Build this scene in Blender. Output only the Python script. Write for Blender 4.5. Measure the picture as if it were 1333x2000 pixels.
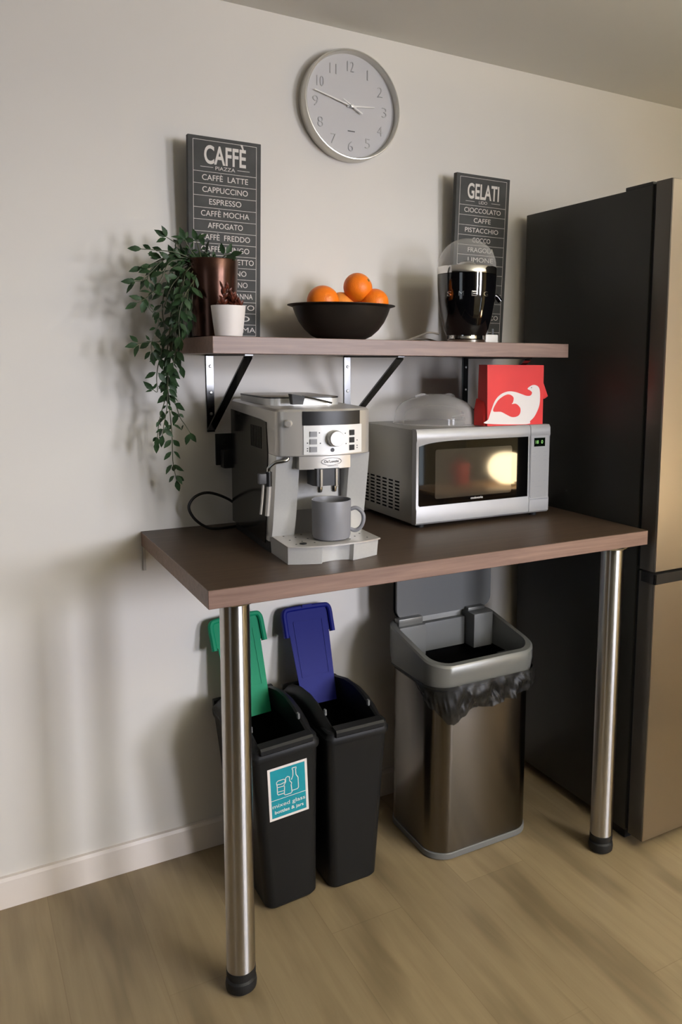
import bpy, bmesh, math, random
from mathutils import Vector, Matrix, Euler

# ------------------------------------------------------------------ scene
for o in list(bpy.data.objects):
    bpy.data.objects.remove(o, do_unlink=True)
scene = bpy.context.scene
COL = scene.collection
PI = math.pi
R = math.radians

# ------------------------------------------------------------------ camera
cam_d = bpy.data.cameras.new('camera')
cam = bpy.data.objects.new('camera', cam_d)
COL.objects.link(cam)
cam_d.sensor_width = 36
cam_d.sensor_fit = 'AUTO'
cam_d.lens = 28.0966
cam_d.shift_x = -0.06639
cam_d.shift_y = -0.05348
cam_d.clip_start = 0.02
fw = Vector((0.49783, 0.85887, -0.12047)); rt = Vector((0.86567, -0.50054, 0.00881)); up = Vector((0.05273, 0.10867, 0.99268))
m3 = Matrix((rt, up, -fw)).transposed()
cam.matrix_world = Matrix.Translation((-0.41433, -2.08038, 1.34890)) @ m3.to_4x4()
scene.camera = cam

# ------------------------------------------------------------------ world, lights, exposure
world = bpy.data.worlds.new('world'); scene.world = world
world.use_nodes = True
bg = world.node_tree.nodes['Background']
bg.inputs['Color'].default_value = (0.75, 0.85, 1.0, 1)
bg.inputs['Strength'].default_value = 0.6

def area_light(name, loc, target, sx, sy, power, color, spread=180):
    d = bpy.data.lights.new(name, 'AREA')
    d.shape = 'RECTANGLE'; d.size = sx; d.size_y = sy
    d.energy = power; d.color = color; d.spread = R(spread)
    o = bpy.data.objects.new(name, d); COL.objects.link(o)
    o.location = loc
    o.rotation_euler = (Vector(target) - Vector(loc)).to_track_quat('-Z', 'Y').to_euler()
    return o
# daylight entering through the two windows in the wall behind the camera, right of it
area_light('window_daylight', (2.45, -4.56, 1.57), (0.05, 0.0, 0.80), 0.52, 1.05, 10.0, (0.965, 0.985, 1.12), 54)
area_light('window_daylight', (1.40, -4.56, 1.57), (0.05, 0.0, 0.80), 0.36, 1.05, 6.0, (0.965, 0.985, 1.12), 54)
# a dimmer bluish window further left
area_light('far_window_daylight', (-2.36, -2.30, 1.35), (0.5, -0.3, 1.1), 0.8, 1.0, 2.5, (0.86, 0.93, 1.0), 180)
area_light('low_window_daylight', (3.08, -4.57, 0.55), (0.9, 0.0, 1.0), 0.24, 0.72, 1.2, (0.72, 0.86, 1.0), 180)
# added warm fill, bounced off the ceiling from an unseen uplighter behind the camera
area_light('added_fill_light', (1.45, -2.75, 1.52), (1.45, -2.75, 2.2), 0.24, 0.24, 138, (1.0, 0.955, 0.80), 170)

scene.view_settings.view_transform = 'Standard'
scene.view_settings.look = 'None'
scene.view_settings.gamma = 1
scene.view_settings.exposure = 0.0
scene.view_settings.use_curve_mapping = False

# ------------------------------------------------------------------ materials
def lin(c):
    def f(v):
        v /= 255.0
        return v/12.92 if v <= 0.04045 else ((v+0.055)/1.055)**2.4
    return (f(c[0]), f(c[1]), f(c[2]), 1)

def mat(name, c, rough=0.5, metal=0.0, spec=0.5, noise=0.0, nscale=40, bump=0.0, bscale=200, trans=0.0, alpha=1.0, coat=0.0, emit=None, estr=0, ior=1.45, aniso=0.0):
    m = bpy.data.materials.new(name); m.use_nodes = True
    nt = m.node_tree; b = nt.nodes['Principled BSDF']
    col = lin(c)
    b.inputs['Base Color'].default_value = col
    b.inputs['Roughness'].default_value = rough
    b.inputs['Metallic'].default_value = metal
    b.inputs['Specular IOR Level'].default_value = spec
    b.inputs['Transmission Weight'].default_value = trans
    b.inputs['Alpha'].default_value = alpha
    b.inputs['Coat Weight'].default_value = coat
    b.inputs['IOR'].default_value = ior
    b.inputs['Anisotropic'].default_value = aniso
    if emit:
        b.inputs['Emission Color'].default_value = lin(emit); b.inputs['Emission Strength'].default_value = estr
    tc = None
    if noise or bump:
        tc = nt.nodes.new('ShaderNodeTexCoord')
    if noise:
        n = nt.nodes.new('ShaderNodeTexNoise'); n.inputs['Scale'].default_value = nscale; n.inputs['Detail'].default_value = 4
        nt.links.new(tc.outputs['Object'], n.inputs['Vector'])
        r = nt.nodes.new('ShaderNodeValToRGB')
        r.color_ramp.elements[0].position = 0.3; r.color_ramp.elements[1].position = 0.7
        r.color_ramp.elements[0].color = tuple(v*(1-noise) for v in col[:3]) + (1,)
        r.color_ramp.elements[1].color = tuple(min(1, v*(1+noise)) for v in col[:3]) + (1,)
        nt.links.new(n.outputs['Fac'], r.inputs['Fac']); nt.links.new(r.outputs['Color'], b.inputs['Base Color'])
    if bump:
        n2 = nt.nodes.new('ShaderNodeTexNoise'); n2.inputs['Scale'].default_value = bscale; n2.inputs['Detail'].default_value = 3
        nt.links.new(tc.outputs['Object'], n2.inputs['Vector'])
        bp = nt.nodes.new('ShaderNodeBump'); bp.inputs['Strength'].default_value = bump; bp.inputs['Distance'].default_value = 0.002
        nt.links.new(n2.outputs['Fac'], bp.inputs['Height']); nt.links.new(bp.outputs['Normal'], b.inputs['Normal'])
    return m

def grain_mat(name, dark, light, stretch, scale, rough, bump=0.05, planks=None, blotch=0.0, spec=0.5):
    """wood: noise stretched along one axis, with optional planks (axis y) of varied tone"""
    m = bpy.data.materials.new(name); m.use_nodes = True
    nt = m.node_tree; L = nt.links.new; N = nt.nodes.new; b = nt.nodes['Principled BSDF']
    tc = N('ShaderNodeTexCoord'); mp = N('ShaderNodeMapping'); mp.inputs['Scale'].default_value = stretch
    L(tc.outputs['Object'], mp.inputs['Vector'])
    n1 = N('ShaderNodeTexNoise'); n1.inputs['Scale'].default_value = scale; n1.inputs['Detail'].default_value = 6; n1.inputs['Roughness'].default_value = 0.6
    n1.inputs['Distortion'].default_value = 0.6
    L(mp.outputs['Vector'], n1.inputs['Vector'])
    r = N('ShaderNodeValToRGB')
    r.color_ramp.elements[0].position = 0.30; r.color_ramp.elements[0].color = lin(dark)
    r.color_ramp.elements[1].position = 0.72; r.color_ramp.elements[1].color = lin(light)
    L(n1.outputs['Fac'], r.inputs['Fac'])
    out = r.outputs['Color']
    if planks:
        br = N('ShaderNodeTexBrick'); br.offset = 0.37
        br.inputs['Scale'].default_value = 1.0
        br.inputs['Brick Width'].default_value = planks[1]; br.inputs['Row Height'].default_value = planks[0]
        br.inputs['Mortar Size'].default_value = 0.0012; br.inputs['Mortar Smooth'].default_value = 0.2
        br.inputs['Color1'].default_value = (0.86, 0.86, 0.86, 1); br.inputs['Color2'].default_value = (1, 1, 1, 1); br.inputs['Mortar'].default_value = (0.78, 0.76, 0.74, 1)
        rot = N('ShaderNodeMapping'); rot.inputs['Rotation'].default_value = (0, 0, R(90)); rot.inputs['Location'].default_value = (0.3, 0.07, 0)
        L(tc.outputs['Object'], rot.inputs['Vector']); L(rot.outputs['Vector'], br.inputs['Vector'])
        mx = N('ShaderNodeMix'); mx.data_type = 'RGBA'; mx.blend_type = 'MULTIPLY'; mx.inputs[0].default_value = 1
        L(out, mx.inputs[6]); L(br.outputs['Color'], mx.inputs[7]); out = mx.outputs[2]
    if blotch:
        mp2 = N('ShaderNodeMapping'); mp2.inputs['Scale'].default_value = (7.5, 1.5, 1); L(tc.outputs['Object'], mp2.inputs['Vector'])
        n3 = N('ShaderNodeTexNoise'); n3.inputs['Scale'].default_value = 1.25; n3.inputs['Detail'].default_value = 2.5
        L(mp2.outputs['Vector'], n3.inputs['Vector'])
        r3 = N('ShaderNodeValToRGB'); r3.color_ramp.elements[0].position = 0.34; r3.color_ramp.elements[1].position = 0.52
        k = 1-blotch
        r3.color_ramp.elements[0].color = (k, k*0.98, k*0.95, 1); r3.color_ramp.elements[1].color = (1, 1, 1, 1)
        L(n3.outputs['Fac'], r3.inputs['Fac'])
        mx = N('ShaderNodeMix'); mx.data_type = 'RGBA'; mx.blend_type = 'MULTIPLY'; mx.inputs[0].default_value = 1
        L(out, mx.inputs[6]); L(r3.outputs['Color'], mx.inputs[7]); out = mx.outputs[2]
    L(out, b.inputs['Base Color'])
    b.inputs['Roughness'].default_value = rough; b.inputs['Specular IOR Level'].default_value = spec
    if bump:
        bp = N('ShaderNodeBump'); bp.inputs['Strength'].default_value = bump; bp.inputs['Distance'].default_value = 0.001
        L(n1.outputs['Fac'], bp.inputs['Height']); L(bp.outputs['Normal'], b.inputs['Normal'])
    return m

def brushed_mat(name, c, rough, stretch, strength=0.12, metal=1.0):
    m = mat(name, c, rough, metal)
    nt = m.node_tree; L = nt.links.new; N = nt.nodes.new; b = nt.nodes['Principled BSDF']
    tc = N('ShaderNodeTexCoord'); mp = N('ShaderNodeMapping'); mp.inputs['Scale'].default_value = stretch
    L(tc.outputs['Object'], mp.inputs['Vector'])
    n = N('ShaderNodeTexNoise'); n.inputs['Scale'].default_value = 60; n.inputs['Detail'].default_value = 3
    L(mp.outputs['Vector'], n.inputs['Vector'])
    mr = N('ShaderNodeMapRange'); mr.inputs[3].default_value = rough-strength; mr.inputs[4].default_value = rough+strength
    L(n.outputs['Fac'], mr.inputs[0]); L(mr.outputs[0], b.inputs['Roughness'])
    return m

def polished_tube(name, c, rough, aniso):
    """steel polished around its axis: reflections smear up and down"""
    m = mat(name, c, rough, 1.0)
    nt = m.node_tree; b = nt.nodes['Principled BSDF']
    t = nt.nodes.new('ShaderNodeTangent'); t.direction_type = 'RADIAL'; t.axis = 'Z'
    b.inputs['Anisotropic'].default_value = aniso; b.inputs['Anisotropic Rotation'].default_value = 0.25
    nt.links.new(t.outputs['Tangent'], b.inputs['Tangent'])
    return m

def clear_mat(name, tint, rough, gloss, base_alpha, edge_alpha):
    """thin clear plastic: mostly see-through, more visible where it curves away"""
    m = mat(name, tint, rough, 0, gloss)
    nt = m.node_tree; L = nt.links.new; b = nt.nodes['Principled BSDF']
    lw = nt.nodes.new('ShaderNodeLayerWeight'); lw.inputs['Blend'].default_value = 0.35
    mr = nt.nodes.new('ShaderNodeMapRange'); mr.inputs[3].default_value = base_alpha; mr.inputs[4].default_value = edge_alpha
    L(lw.outputs['Facing'], mr.inputs[0]); L(mr.outputs[0], b.inputs['Alpha'])
    return m

M = {}
M['wall'] = mat('wall_paint', (222, 217, 209), 0.75, spec=0.25, noise=0.012, nscale=3, bump=0.04, bscale=300)
M['dim_wall'] = mat('grey_wall_paint', (60, 56, 52), 0.75, spec=0.25)
M['back_wall'] = mat('tan_wall_paint', (194, 184, 164), 0.75, spec=0.25)
M['ceiling'] = mat('ceiling_paint', (226, 224, 218), 0.85, spec=0.2, noise=0.01, nscale=4)
M['skirting'] = mat('skirting_gloss', (232, 222, 212), 0.4, noise=0.01, nscale=10)
M['floor'] = grain_mat('oak_laminate', (140, 122, 93), (156, 138, 107), (14, 0.9, 1), 2.6, 0.46, 0.03, planks=(0.19, 1.25), blotch=0.34)
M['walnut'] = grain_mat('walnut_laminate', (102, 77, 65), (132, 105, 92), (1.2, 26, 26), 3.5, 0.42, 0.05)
M['walnut_top'] = grain_mat('walnut_top_darker', (64, 51, 40), (84, 69, 56), (1.2, 26, 26), 3.5, 0.42, 0.04, spec=0.3)  # same walnut grain in a darker tone, top face only
M['chrome'] = polished_tube('polished_chrome_tube', (196, 194, 193), 0.30, 0.95)
M['polished'] = mat('polished_steel', (200, 200, 198), 0.16, 1)
M['mirror'] = mat('mirror_chrome', (214, 213, 211), 0.05, 1)
M['rubber'] = mat('black_rubber', (18, 18, 19), 0.6)
M['bracket'] = mat('bracket_black_paint', (16, 15, 15), 0.16, spec=0.95)
M['screw'] = mat('zinc_screw', (170, 168, 165), 0.3, 1)
M['canvas'] = mat('chalkboard_print', (70, 70, 68), 0.65, spec=0.3, noise=0.16, nscale=22, bump=0.08, bscale=500)
M['chalk'] = mat('chalk_white_print', (214, 208, 200), 0.7, spec=0.2)
M['clock_case'] = mat('clock_case_silver', (212, 209, 200), 0.30, 0.55)
M['clock_dial'] = mat('clock_dial_white', (196, 194, 194), 0.6, spec=0.3)
M['clock_num'] = mat('clock_numerals_shaded', (178, 176, 175), 0.5, spec=0.4)  # white numerals tinted down; their relief shading is put into the colour
M['clock_hand'] = mat('clock_hand_silver', (222, 220, 216), 0.3, 0.3)
M['leaf'] = mat('ruscus_leaf', (42, 66, 36), 0.5, spec=0.4, noise=0.35, nscale=60)
M['stem'] = mat('ruscus_stem', (66, 70, 44), 0.6)
M['copper'] = mat('bronze_glaze', (72, 48, 38), 0.26, 0.75)
M['soil'] = mat('soil', (44, 33, 24), 0.9, noise=0.3, nscale=200, bump=0.5)
M['white_pot'] = mat('white_ceramic', (226, 219, 214), 0.55, noise=0.02, nscale=30)
M['succulent'] = mat('red_succulent', (92, 44, 28), 0.4, noise=0.35, nscale=50)
M['bowl'] = mat('bowl_dark_enamel', (44, 39, 34), 0.33, 0.25, spec=0.5)
M['orange'] = mat('orange_peel', (244, 124, 22), 0.38, spec=0.45, noise=0.08, nscale=18, bump=0.35, bscale=420)
M['orange_pale'] = mat('orange_peel_pale', (244, 150, 60), 0.4, spec=0.4, noise=0.08, nscale=18, bump=0.35, bscale=420)
M['calyx'] = mat('orange_calyx', (96, 92, 40), 0.7)
M['gloss_black'] = mat('gloss_black', (7, 7, 9), 0.06, spec=0.6, coat=0.5)
M['black_plastic'] = mat('black_plastic', (20, 20, 21), 0.35)
M['grey_cord'] = mat('grey_cord', (150, 142, 130), 0.45)
M['dark_cord'] = mat('dark_cord', (22, 18, 17), 0.4)
M['juicer_clear'] = clear_mat('juicer_clear_lid', (215, 212, 205), 0.06, 0.7, 0.07, 0.55)
M['cover_clear'] = clear_mat('cover_clear_plastic', (232, 228, 224), 0.08, 0.6, 0.19, 0.70)
M['white_plastic'] = mat('white_plastic', (226, 222, 214), 0.35)
M['silver'] = mat('silver_paint', (196, 195, 192), 0.34, 0.35, noise=0.02, nscale=200)
M['silver_dim'] = mat('satin_silver', (186, 182, 176), 0.32, 0.45)
M['side_gloss'] = mat('dark_gloss_panel', (24, 23, 21), 0.14, spec=0.6)
M['panel_white'] = mat('control_panel_silver', (222, 221, 218), 0.4, 0.15)
M['key_grey'] = mat('grey_button', (150, 150, 152), 0.35, 0.3)
M['dark_mark'] = mat('dark_print', (60, 60, 62), 0.5)
M['mug'] = mat('grey_stoneware', (124, 124, 129), 0.38, spec=0.5, noise=0.02, nscale=30)
M['mug_in'] = mat('grey_stoneware_inside', (108, 108, 114), 0.25)
M['mw_side'] = mat('microwave_silver_case', (168, 166, 159), 0.40, 0.45)
M['mw_front'] = mat('microwave_silver_front', (154, 153, 153), 0.36, 0.25)
M['mw_glass'] = mat('microwave_door_glass', (6, 6, 6), 0.03, spec=0.6)
M['mw_mesh'] = mat('microwave_window_mesh', (52, 48, 42), 0.05, spec=0.7)
M['lcd'] = mat('display_window', (4, 12, 5), 0.1)
M['lcd_on'] = mat('display_digits', (150, 220, 120), 0.5, emit=(170, 225, 130), estr=0.35)
M['red'] = mat('red_card', (206, 40, 36), 0.55, noise=0.06, nscale=12, bump=0.05, bscale=60)
M['white_print'] = mat('white_print', (222, 214, 208), 0.5)
M['fridge_side'] = mat('fridge_dark_side', (46, 46, 43), 0.42, spec=0.4, noise=0.03, nscale=300)
M['fridge_door'] = brushed_mat('fridge_brushed_steel', (176, 168, 158), 0.30, (1, 1, 40), 0.04, 1.0)
M['fridge_edge'] = mat('fridge_door_edge', (92, 88, 82), 0.35, 0.6)
M['bin_black'] = mat('bin_charcoal_plastic', (24, 24, 24), 0.45, spec=0.25, bump=0.06, bscale=400)
M['bin_green'] = mat('bin_green_lid', (22, 136, 96), 0.5, spec=0.15)
M['bin_blue'] = mat('bin_blue_lid', (18, 25, 108), 0.5, spec=0.15)
M['sticker_teal'] = mat('sticker_teal', (22, 134, 148), 0.45)
M['bin_steel'] = polished_tube('bin_brushed_steel', (118, 112, 104), 0.27, 0.9)
M['bin_collar'] = mat('bin_grey_collar', (116, 116, 112), 0.36, 0.35)
M['bin_grey'] = mat('bin_grey_plastic', (104, 105, 104), 0.45)
M['bin_dark'] = mat('bin_dark_inner', (8, 8, 9), 0.8, spec=0.05)
M['liner'] = mat('black_bin_bag', (27, 26, 23), 0.42, spec=0.3, alpha=0.88)
M['added_rug'] = mat('added_charcoal_rug', (34, 32, 30), 0.95, spec=0.1, noise=0.15, nscale=120)
M['lamp_shade'] = mat('lamp_shade_glow', (255, 232, 190), 0.6, emit=(255, 228, 180), estr=30.0)
M['sideboard'] = mat('sideboard_oak', (150, 116, 78), 0.45)
M['warm_wall'] = mat('yellow_wall_paint', (218, 202, 164), 0.75, spec=0.25)
M['dark_oak'] = mat('dark_stained_wood', (38, 32, 28), 0.5, noise=0.1, nscale=20)
M['frame_white'] = mat('window_frame_white', (225, 225, 222), 0.4)
M['glass'] = mat('window_glass', (255, 255, 255), 0.0, spec=0.5, alpha=0.06)

# ------------------------------------------------------------------ helpers
ROOTM = {}
def thing(name, label, cat, loc=(0, 0, 0), rot=(0, 0, 0), group=None):
    o = bpy.data.objects.new(name, None); COL.objects.link(o)
    o.empty_display_size = 0.05
    o.location = loc; o.rotation_euler = rot
    o['label'] = label; o['category'] = cat
    if group: o['group'] = group
    ROOTM[o.name] = Matrix.Translation(loc) @ Euler(rot).to_matrix().to_4x4()
    return o

def finish(bm, smooth=None):
    bmesh.ops.remove_doubles(bm, verts=bm.verts[:], dist=1e-6)
    bmesh.ops.recalc_face_normals(bm, faces=bm.faces[:])
    if smooth is not None:
        for f in bm.faces: f.smooth = True
        for e in bm.edges:
            if len(e.link_faces) == 2 and e.calc_face_angle(0) > R(smooth): e.smooth = False

def part(name, bm, material, parent=None, local=False, smooth=35, label=None, weld=True):
    """link one bmesh as one mesh object; world coordinates unless local"""
    if weld: finish(bm, smooth)
    elif smooth is not None:
        for f in bm.faces: f.smooth = True
    me = bpy.data.meshes.new(name)
    o = bpy.data.objects.new(name, me); COL.objects.link(o)
    if parent is not None:
        mt = ROOTM[parent.name]; ROOTM[o.name] = mt
        o.parent = parent
        if not local: bm.transform(mt.inverted())
    bm.to_mesh(me); bm.free()
    ms = material if isinstance(material, list) else [material]
    for x in ms: me.materials.append(x)
    if label: o['label'] = label
    return o

def solo(name, bm, material, label, cat, loc, group=None, smooth=35):
    finish(bm, smooth)
    bm.transform(Matrix.Translation(-Vector(loc)))
    me = bpy.data.meshes.new(name); o = bpy.data.objects.new(name, me); COL.objects.link(o)
    bm.to_mesh(me); bm.free(); me.materials.append(material)
    o.location = loc; o['label'] = label; o['category'] = cat
    if group: o['group'] = group
    ROOTM[o.name] = Matrix.Translation(loc)
    return o

def struct(name, bm, material, smooth=None, parent=None, label=None):
    o = part(name, bm, material, parent, smooth=smooth)
    if parent is None:
        o['kind'] = 'structure'; ROOTM[o.name] = Matrix.Identity(4)
    if label: o['label'] = label
    return o

def B(): return bmesh.new()

def box(bm, x0, x1, y0, y1, z0, z1, bev=0.0, seg=2):
    vs = [bm.verts.new((x, y, z)) for x in (x0, x1) for y in (y0, y1) for z in (z0, z1)]
    q = [(0, 1, 3, 2), (4, 6, 7, 5), (0, 4, 5, 1), (2, 3, 7, 6), (0, 2, 6, 4), (1, 5, 7, 3)]
    fs = [bm.faces.new([vs[i] for i in f]) for f in q]
    if bev:
        es = list({e for f in fs for e in f.edges})
        bmesh.ops.bevel(bm, geom=es, offset=bev, segments=seg, profile=0.6, affect='EDGES')
    return bm

def loft(bm, loops, cap0=True, cap1=True, closed=True):
    rows = [[bm.verts.new(p) for p in lp] for lp in loops]
    n = len(rows[0])
    for a, b in zip(rows, rows[1:]):
        for i in range(n if closed else n-1):
            j = (i+1) % n
            bm.faces.new((a[i], a[j], b[j], b[i]))
    if cap0: bm.faces.new(rows[0][::-1])
    if cap1: bm.faces.new(rows[-1])
    return bm

def prism(bm, pts, axis, a0, a1):
    def f(p, a):
        if axis == 'z': return (p[0], p[1], a)
        if axis == 'y': return (p[0], a, p[1])
        return (a, p[0], p[1])
    return loft(bm, [[f(p, a0) for p in pts], [f(p, a1) for p in pts]])

def rrect(x0, x1, y0, y1, r, n=6):
    pts = []
    for cx, cy, a in ((x1-r, y1-r, 0), (x0+r, y1-r, 90), (x0+r, y0+r, 180), (x1-r, y0+r, 270)):
        for k in range(n+1):
            t = R(a+90.0*k/n); pts.append((cx+r*math.cos(t), cy+r*math.sin(t)))
    return pts

def lathe(bm, prof, c=(0, 0, 0), seg=48, axis='z', cap0=True, cap1=True):
    loops = []
    for r, h in prof:
        lp = []
        for k in range(seg):
            t = 2*PI*k/seg
            u, v = r*math.cos(t), r*math.sin(t)
            if axis == 'z': lp.append((c[0]+u, c[1]+v, c[2]+h))
            elif axis == 'y': lp.append((c[0]+u, c[1]+h, c[2]+v))
            else: lp.append((c[0]+h, c[1]+u, c[2]+v))
        loops.append(lp)
    return loft(bm, loops, cap0, cap1)

def smooth_path(pts, n=6):
    P = [Vector(p) for p in pts]; out = []
    for i in range(len(P)-1):
        p0 = P[max(i-1, 0)]; p1 = P[i]; p2 = P[i+1]; p3 = P[min(i+2, len(P)-1)]
        for k in range(n):
            t = k/n
            out.append(0.5*((2*p1)+(p2-p0)*t+(2*p0-5*p1+4*p2-p3)*t*t+(3*p1-p0-3*p2+p3)*t**3))
    out.append(P[-1]); return out

def tube(bm, pts, r, seg=10, smooth=6, cap=True):
    P = smooth_path(pts, smooth) if smooth else [Vector(p) for p in pts]
    loops = []; prev = None
    for i, p in enumerate(P):
        t = (P[min(i+1, len(P)-1)]-P[max(i-1, 0)]).normalized()
        if prev is None:
            a = Vector((0, 0, 1)) if abs(t.z) < 0.9 else Vector((1, 0, 0))
            n = t.cross(a).normalized()
        else:
            n = (prev-t*prev.dot(t)).normalized()
        prev = n; b = t.cross(n)
        rr = r(i/(len(P)-1)) if callable(r) else r
        loops.append([p+n*rr*math.cos(2*PI*k/seg)+b*rr*math.sin(2*PI*k/seg) for k in range(seg)])
    return loft(bm, loops, cap, cap)

def bar(bm, a, b, w, t, side=Vector((1, 0, 0))):
    """flat strip from a to b, w wide along side, t thick"""
    a = Vector(a); b = Vector(b); d = (b-a).normalized(); nn = d.cross(side).normalized()
    c = [(-w/2, -t/2), (w/2, -t/2), (w/2, t/2), (-w/2, t/2)]
    return loft(bm, [[a+side*u+nn*v for u, v in c], [b+side*u+nn*v for u, v in c]])

_txt = {}
def text_bm(bm, s, cx, cz, h, fn, w=None, bold=0.0, depth=0.0, align='C', space=1.0):
    """flat lettering: cap height h, optional total width w, mapped through fn(u, v, d)"""
    def mesh_of(st, bold, space):
        k = (st, bold, space)
        if k in _txt: return _txt[k]
        cu = bpy.data.curves.new('t', 'FONT'); cu.body = st; cu.size = 1; cu.offset = bold; cu.resolution_u = 5; cu.space_character = space
        ob = bpy.data.objects.new('t', cu); COL.objects.link(ob)
        bpy.context.view_layer.update()
        me = bpy.data.meshes.new_from_object(ob.evaluated_get(bpy.context.evaluated_depsgraph_get()))
        vs = [tuple(v.co) for v in me.vertices]; fs = [tuple(p.vertices) for p in me.polygons]
        bpy.data.objects.remove(ob); bpy.data.curves.remove(cu); bpy.data.meshes.remove(me)
        _txt[k] = (vs, fs); return _txt[k]
    if bold > 0 and 'm' in s.lower():        # glyphs that the outline offset breaks: thicken by stamping
        for k, q in enumerate((-1, 0, 1)):
            text_bm(bm, s, cx+q*bold*h*0.45, cz, h, fn, w=None if w is None else w-bold*h*0.9, bold=0.0, depth=depth+0.00004*k, align=align, space=space)
        return bm
    hv, _ = mesh_of('H', 0.0, 1.0)
    cap = max(v[1] for v in hv)
    vs, fs = mesh_of(s, bold, space)
    x0 = min(v[0] for v in vs); x1 = max(v[0] for v in vs)
    sy = h/cap; sx = sy if w is None else w/(x1-x0)
    ox = {'C': (x0+x1)/2, 'L': x0, 'R': x1}[align]
    V = [bm.verts.new(fn(cx+(v[0]-ox)*sx, cz+v[1]*sy, depth)) for v in vs]
    for f in fs:
        try: bm.faces.new([V[i] for i in f])
        except ValueError: pass
    return bm

def rect_bm(bm, u0, u1, v0, v1, fn, d=0.0):
    bm.faces.new([bm.verts.new(fn(u, v, d)) for u, v in ((u0, v0), (u1, v0), (u1, v1), (u0, v1))])
    return bm

def poly_bm(bm, pts, fn, d=0.0):
    f = bm.faces.new([bm.verts.new(fn(u, v, d)) for u, v in pts])
    bmesh.ops.triangulate(bm, faces=[f])
    return bm

def line_bm(bm, pts, w, fn, d=0.0, closed=False):
    """flat stroked polyline in the (u,v) plane"""
    P = [Vector(p) for p in pts]; n = len(P)
    for i in range(n if closed else n-1):
        a = P[i]; b = P[(i+1) % n]; t = (b-a)
        if t.length < 1e-7: continue
        t.normalize(); nn = Vector((-t.y, t.x))*w/2; e = t*w*0.35
        q = [a-e+nn, a-e-nn, b+e-nn, b+e+nn]
        bm.faces.new([bm.verts.new(fn(p.x, p.y, d)) for p in q])
    return bm

# ================================================================== the room
XL, XR, YB, ZC = -2.4, 3.7, -4.6, 2.24
struct('floor', box(B(), XL, XR, YB, 0.0, -0.05, 0.0), M['floor'])
struct('ceiling', box(B(), XL, XR, YB, 0.0, ZC, ZC+0.05), M['ceiling'])
struct('wall_front', box(B(), XL-0.1, XR+0.1, 0.0, 0.1, -0.05, ZC+0.05), M['wall'])
bm = B()
LW = (-2.70, -1.90, 0.85, 1.85)                      # window opening in the left wall: y, y, z, z
box(bm, XL-0.1, XL, YB, LW[0], -0.05, ZC+0.05); box(bm, XL-0.1, XL, LW[1], 0.0, -0.05, ZC+0.05)
box(bm, XL-0.1, XL, LW[0], LW[1], -0.05, LW[2]); box(bm, XL-0.1, XL, LW[0], LW[1], LW[3], ZC+0.05)
struct('wall_left', bm, M['dim_wall'])
bm = B()
for y0_, y1_, z0_, z1_ in ((LW[0], LW[0]+.04, LW[2], LW[3]), (LW[1]-.04, LW[1], LW[2], LW[3]), (LW[0]+.04, LW[1]-.04, LW[2], LW[2]+.04), (LW[0]+.04, LW[1]-.04, LW[3]-.04, LW[3])):
    box(bm, XL-0.09, XL-0.05, y0_, y1_, z0_, z1_)
w = struct('window_4', bm, M['frame_white'])
part('pane', box(B(), XL-0.075, XL-0.07, LW[0]+.04, LW[1]-.04, LW[2]+.04, LW[3]-.04), M['glass'], w)
struct('wall_right', box(B(), XR, XR+0.1, YB, 0.0, -0.05, ZC+0.05), M['warm_wall'])
WINS = [(2.14, 2.76, 1.00, 2.14), (1.18, 1.62, 1.00, 2.14), (2.92, 3.24, 0.15, 0.95)]
bm = B()
xs = [XL-0.1] + [v for w in sorted(WINS) for v in w[:2]] + [XR+0.1]
for i in range(0, len(xs), 2):
    box(bm, xs[i], xs[i+1], YB-0.15, YB, -0.05, ZC+0.05)
for x0, x1, z0, z1 in WINS:
    box(bm, x0, x1, YB-0.15, YB, -0.05, z0); box(bm, x0, x1, YB-0.15, YB, z1, ZC+0.05)
struct('wall_back', bm, M['back_wall'])
for i, (x0, x1, z0, z1) in enumerate(WINS):
    bm = B()
    for a in ((x0, x0+0.04, z0, z1), (x1-0.04, x1, z0, z1), (x0+0.04, x1-0.04, z0, z0+0.04), (x0+0.04, x1-0.04, z1-0.04, z1)):
        box(bm, a[0], a[1], YB-0.12, YB-0.07, a[2], a[3])
    w = struct('window_%d' % (i+1), bm, M['frame_white'])
    part('pane', box(B(), x0+0.04, x1-0.04, YB-0.10, YB-0.095, z0+0.04, z1-0.04), M['glass'], w)
struct('baseboard_front', prism(B(), [(0, 0), (-0.015, 0), (-0.015, 0.070), (-0.011, 0.078), (0, 0.078)], 'x', XL, XR), M['skirting'])

# ================================================================== bar table
H = 0.908; TK = 0.038
t = thing('bar_table', 'walnut laminate bar table on two chrome legs fixed against the wall', 'table', (0.60, -0.30, 0))
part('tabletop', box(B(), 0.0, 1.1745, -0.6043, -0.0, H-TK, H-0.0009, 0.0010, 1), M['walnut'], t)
part('top_face', box(B(), 0.0003, 1.1742, -0.6040, -0.0003, H-0.0010, H, 0.0004, 1), M['walnut_top'], t, label='darker brown top surface')
for lx, ly in ((0.0721, -0.5381), (1.1025, -0.5500)):
    lg = part('leg', lathe(B(), [(0.0302, 0.045), (0.0302, H-TK-0.008)], (lx, ly, 0), 48), M['chrome'], t)
    part('foot', lathe(B(), [(0.026, 0.0), (0.0325, 0.006), (0.0335, 0.016), (0.032, 0.026), (0.028, 0.030), (0.028, 0.034), (0.0312, 0.036), (0.0312, 0.050), (0.0302, 0.050)], (lx, ly, 0), 40), M['rubber'], lg, label='black rubber foot')
    part('mounting_plate', lathe(B(), [(0.042, H-TK-0.010), (0.046, H-TK-0.004), (0.046, H-TK-0.0002)], (lx, ly, 0), 40), M['polished'], lg)
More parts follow.
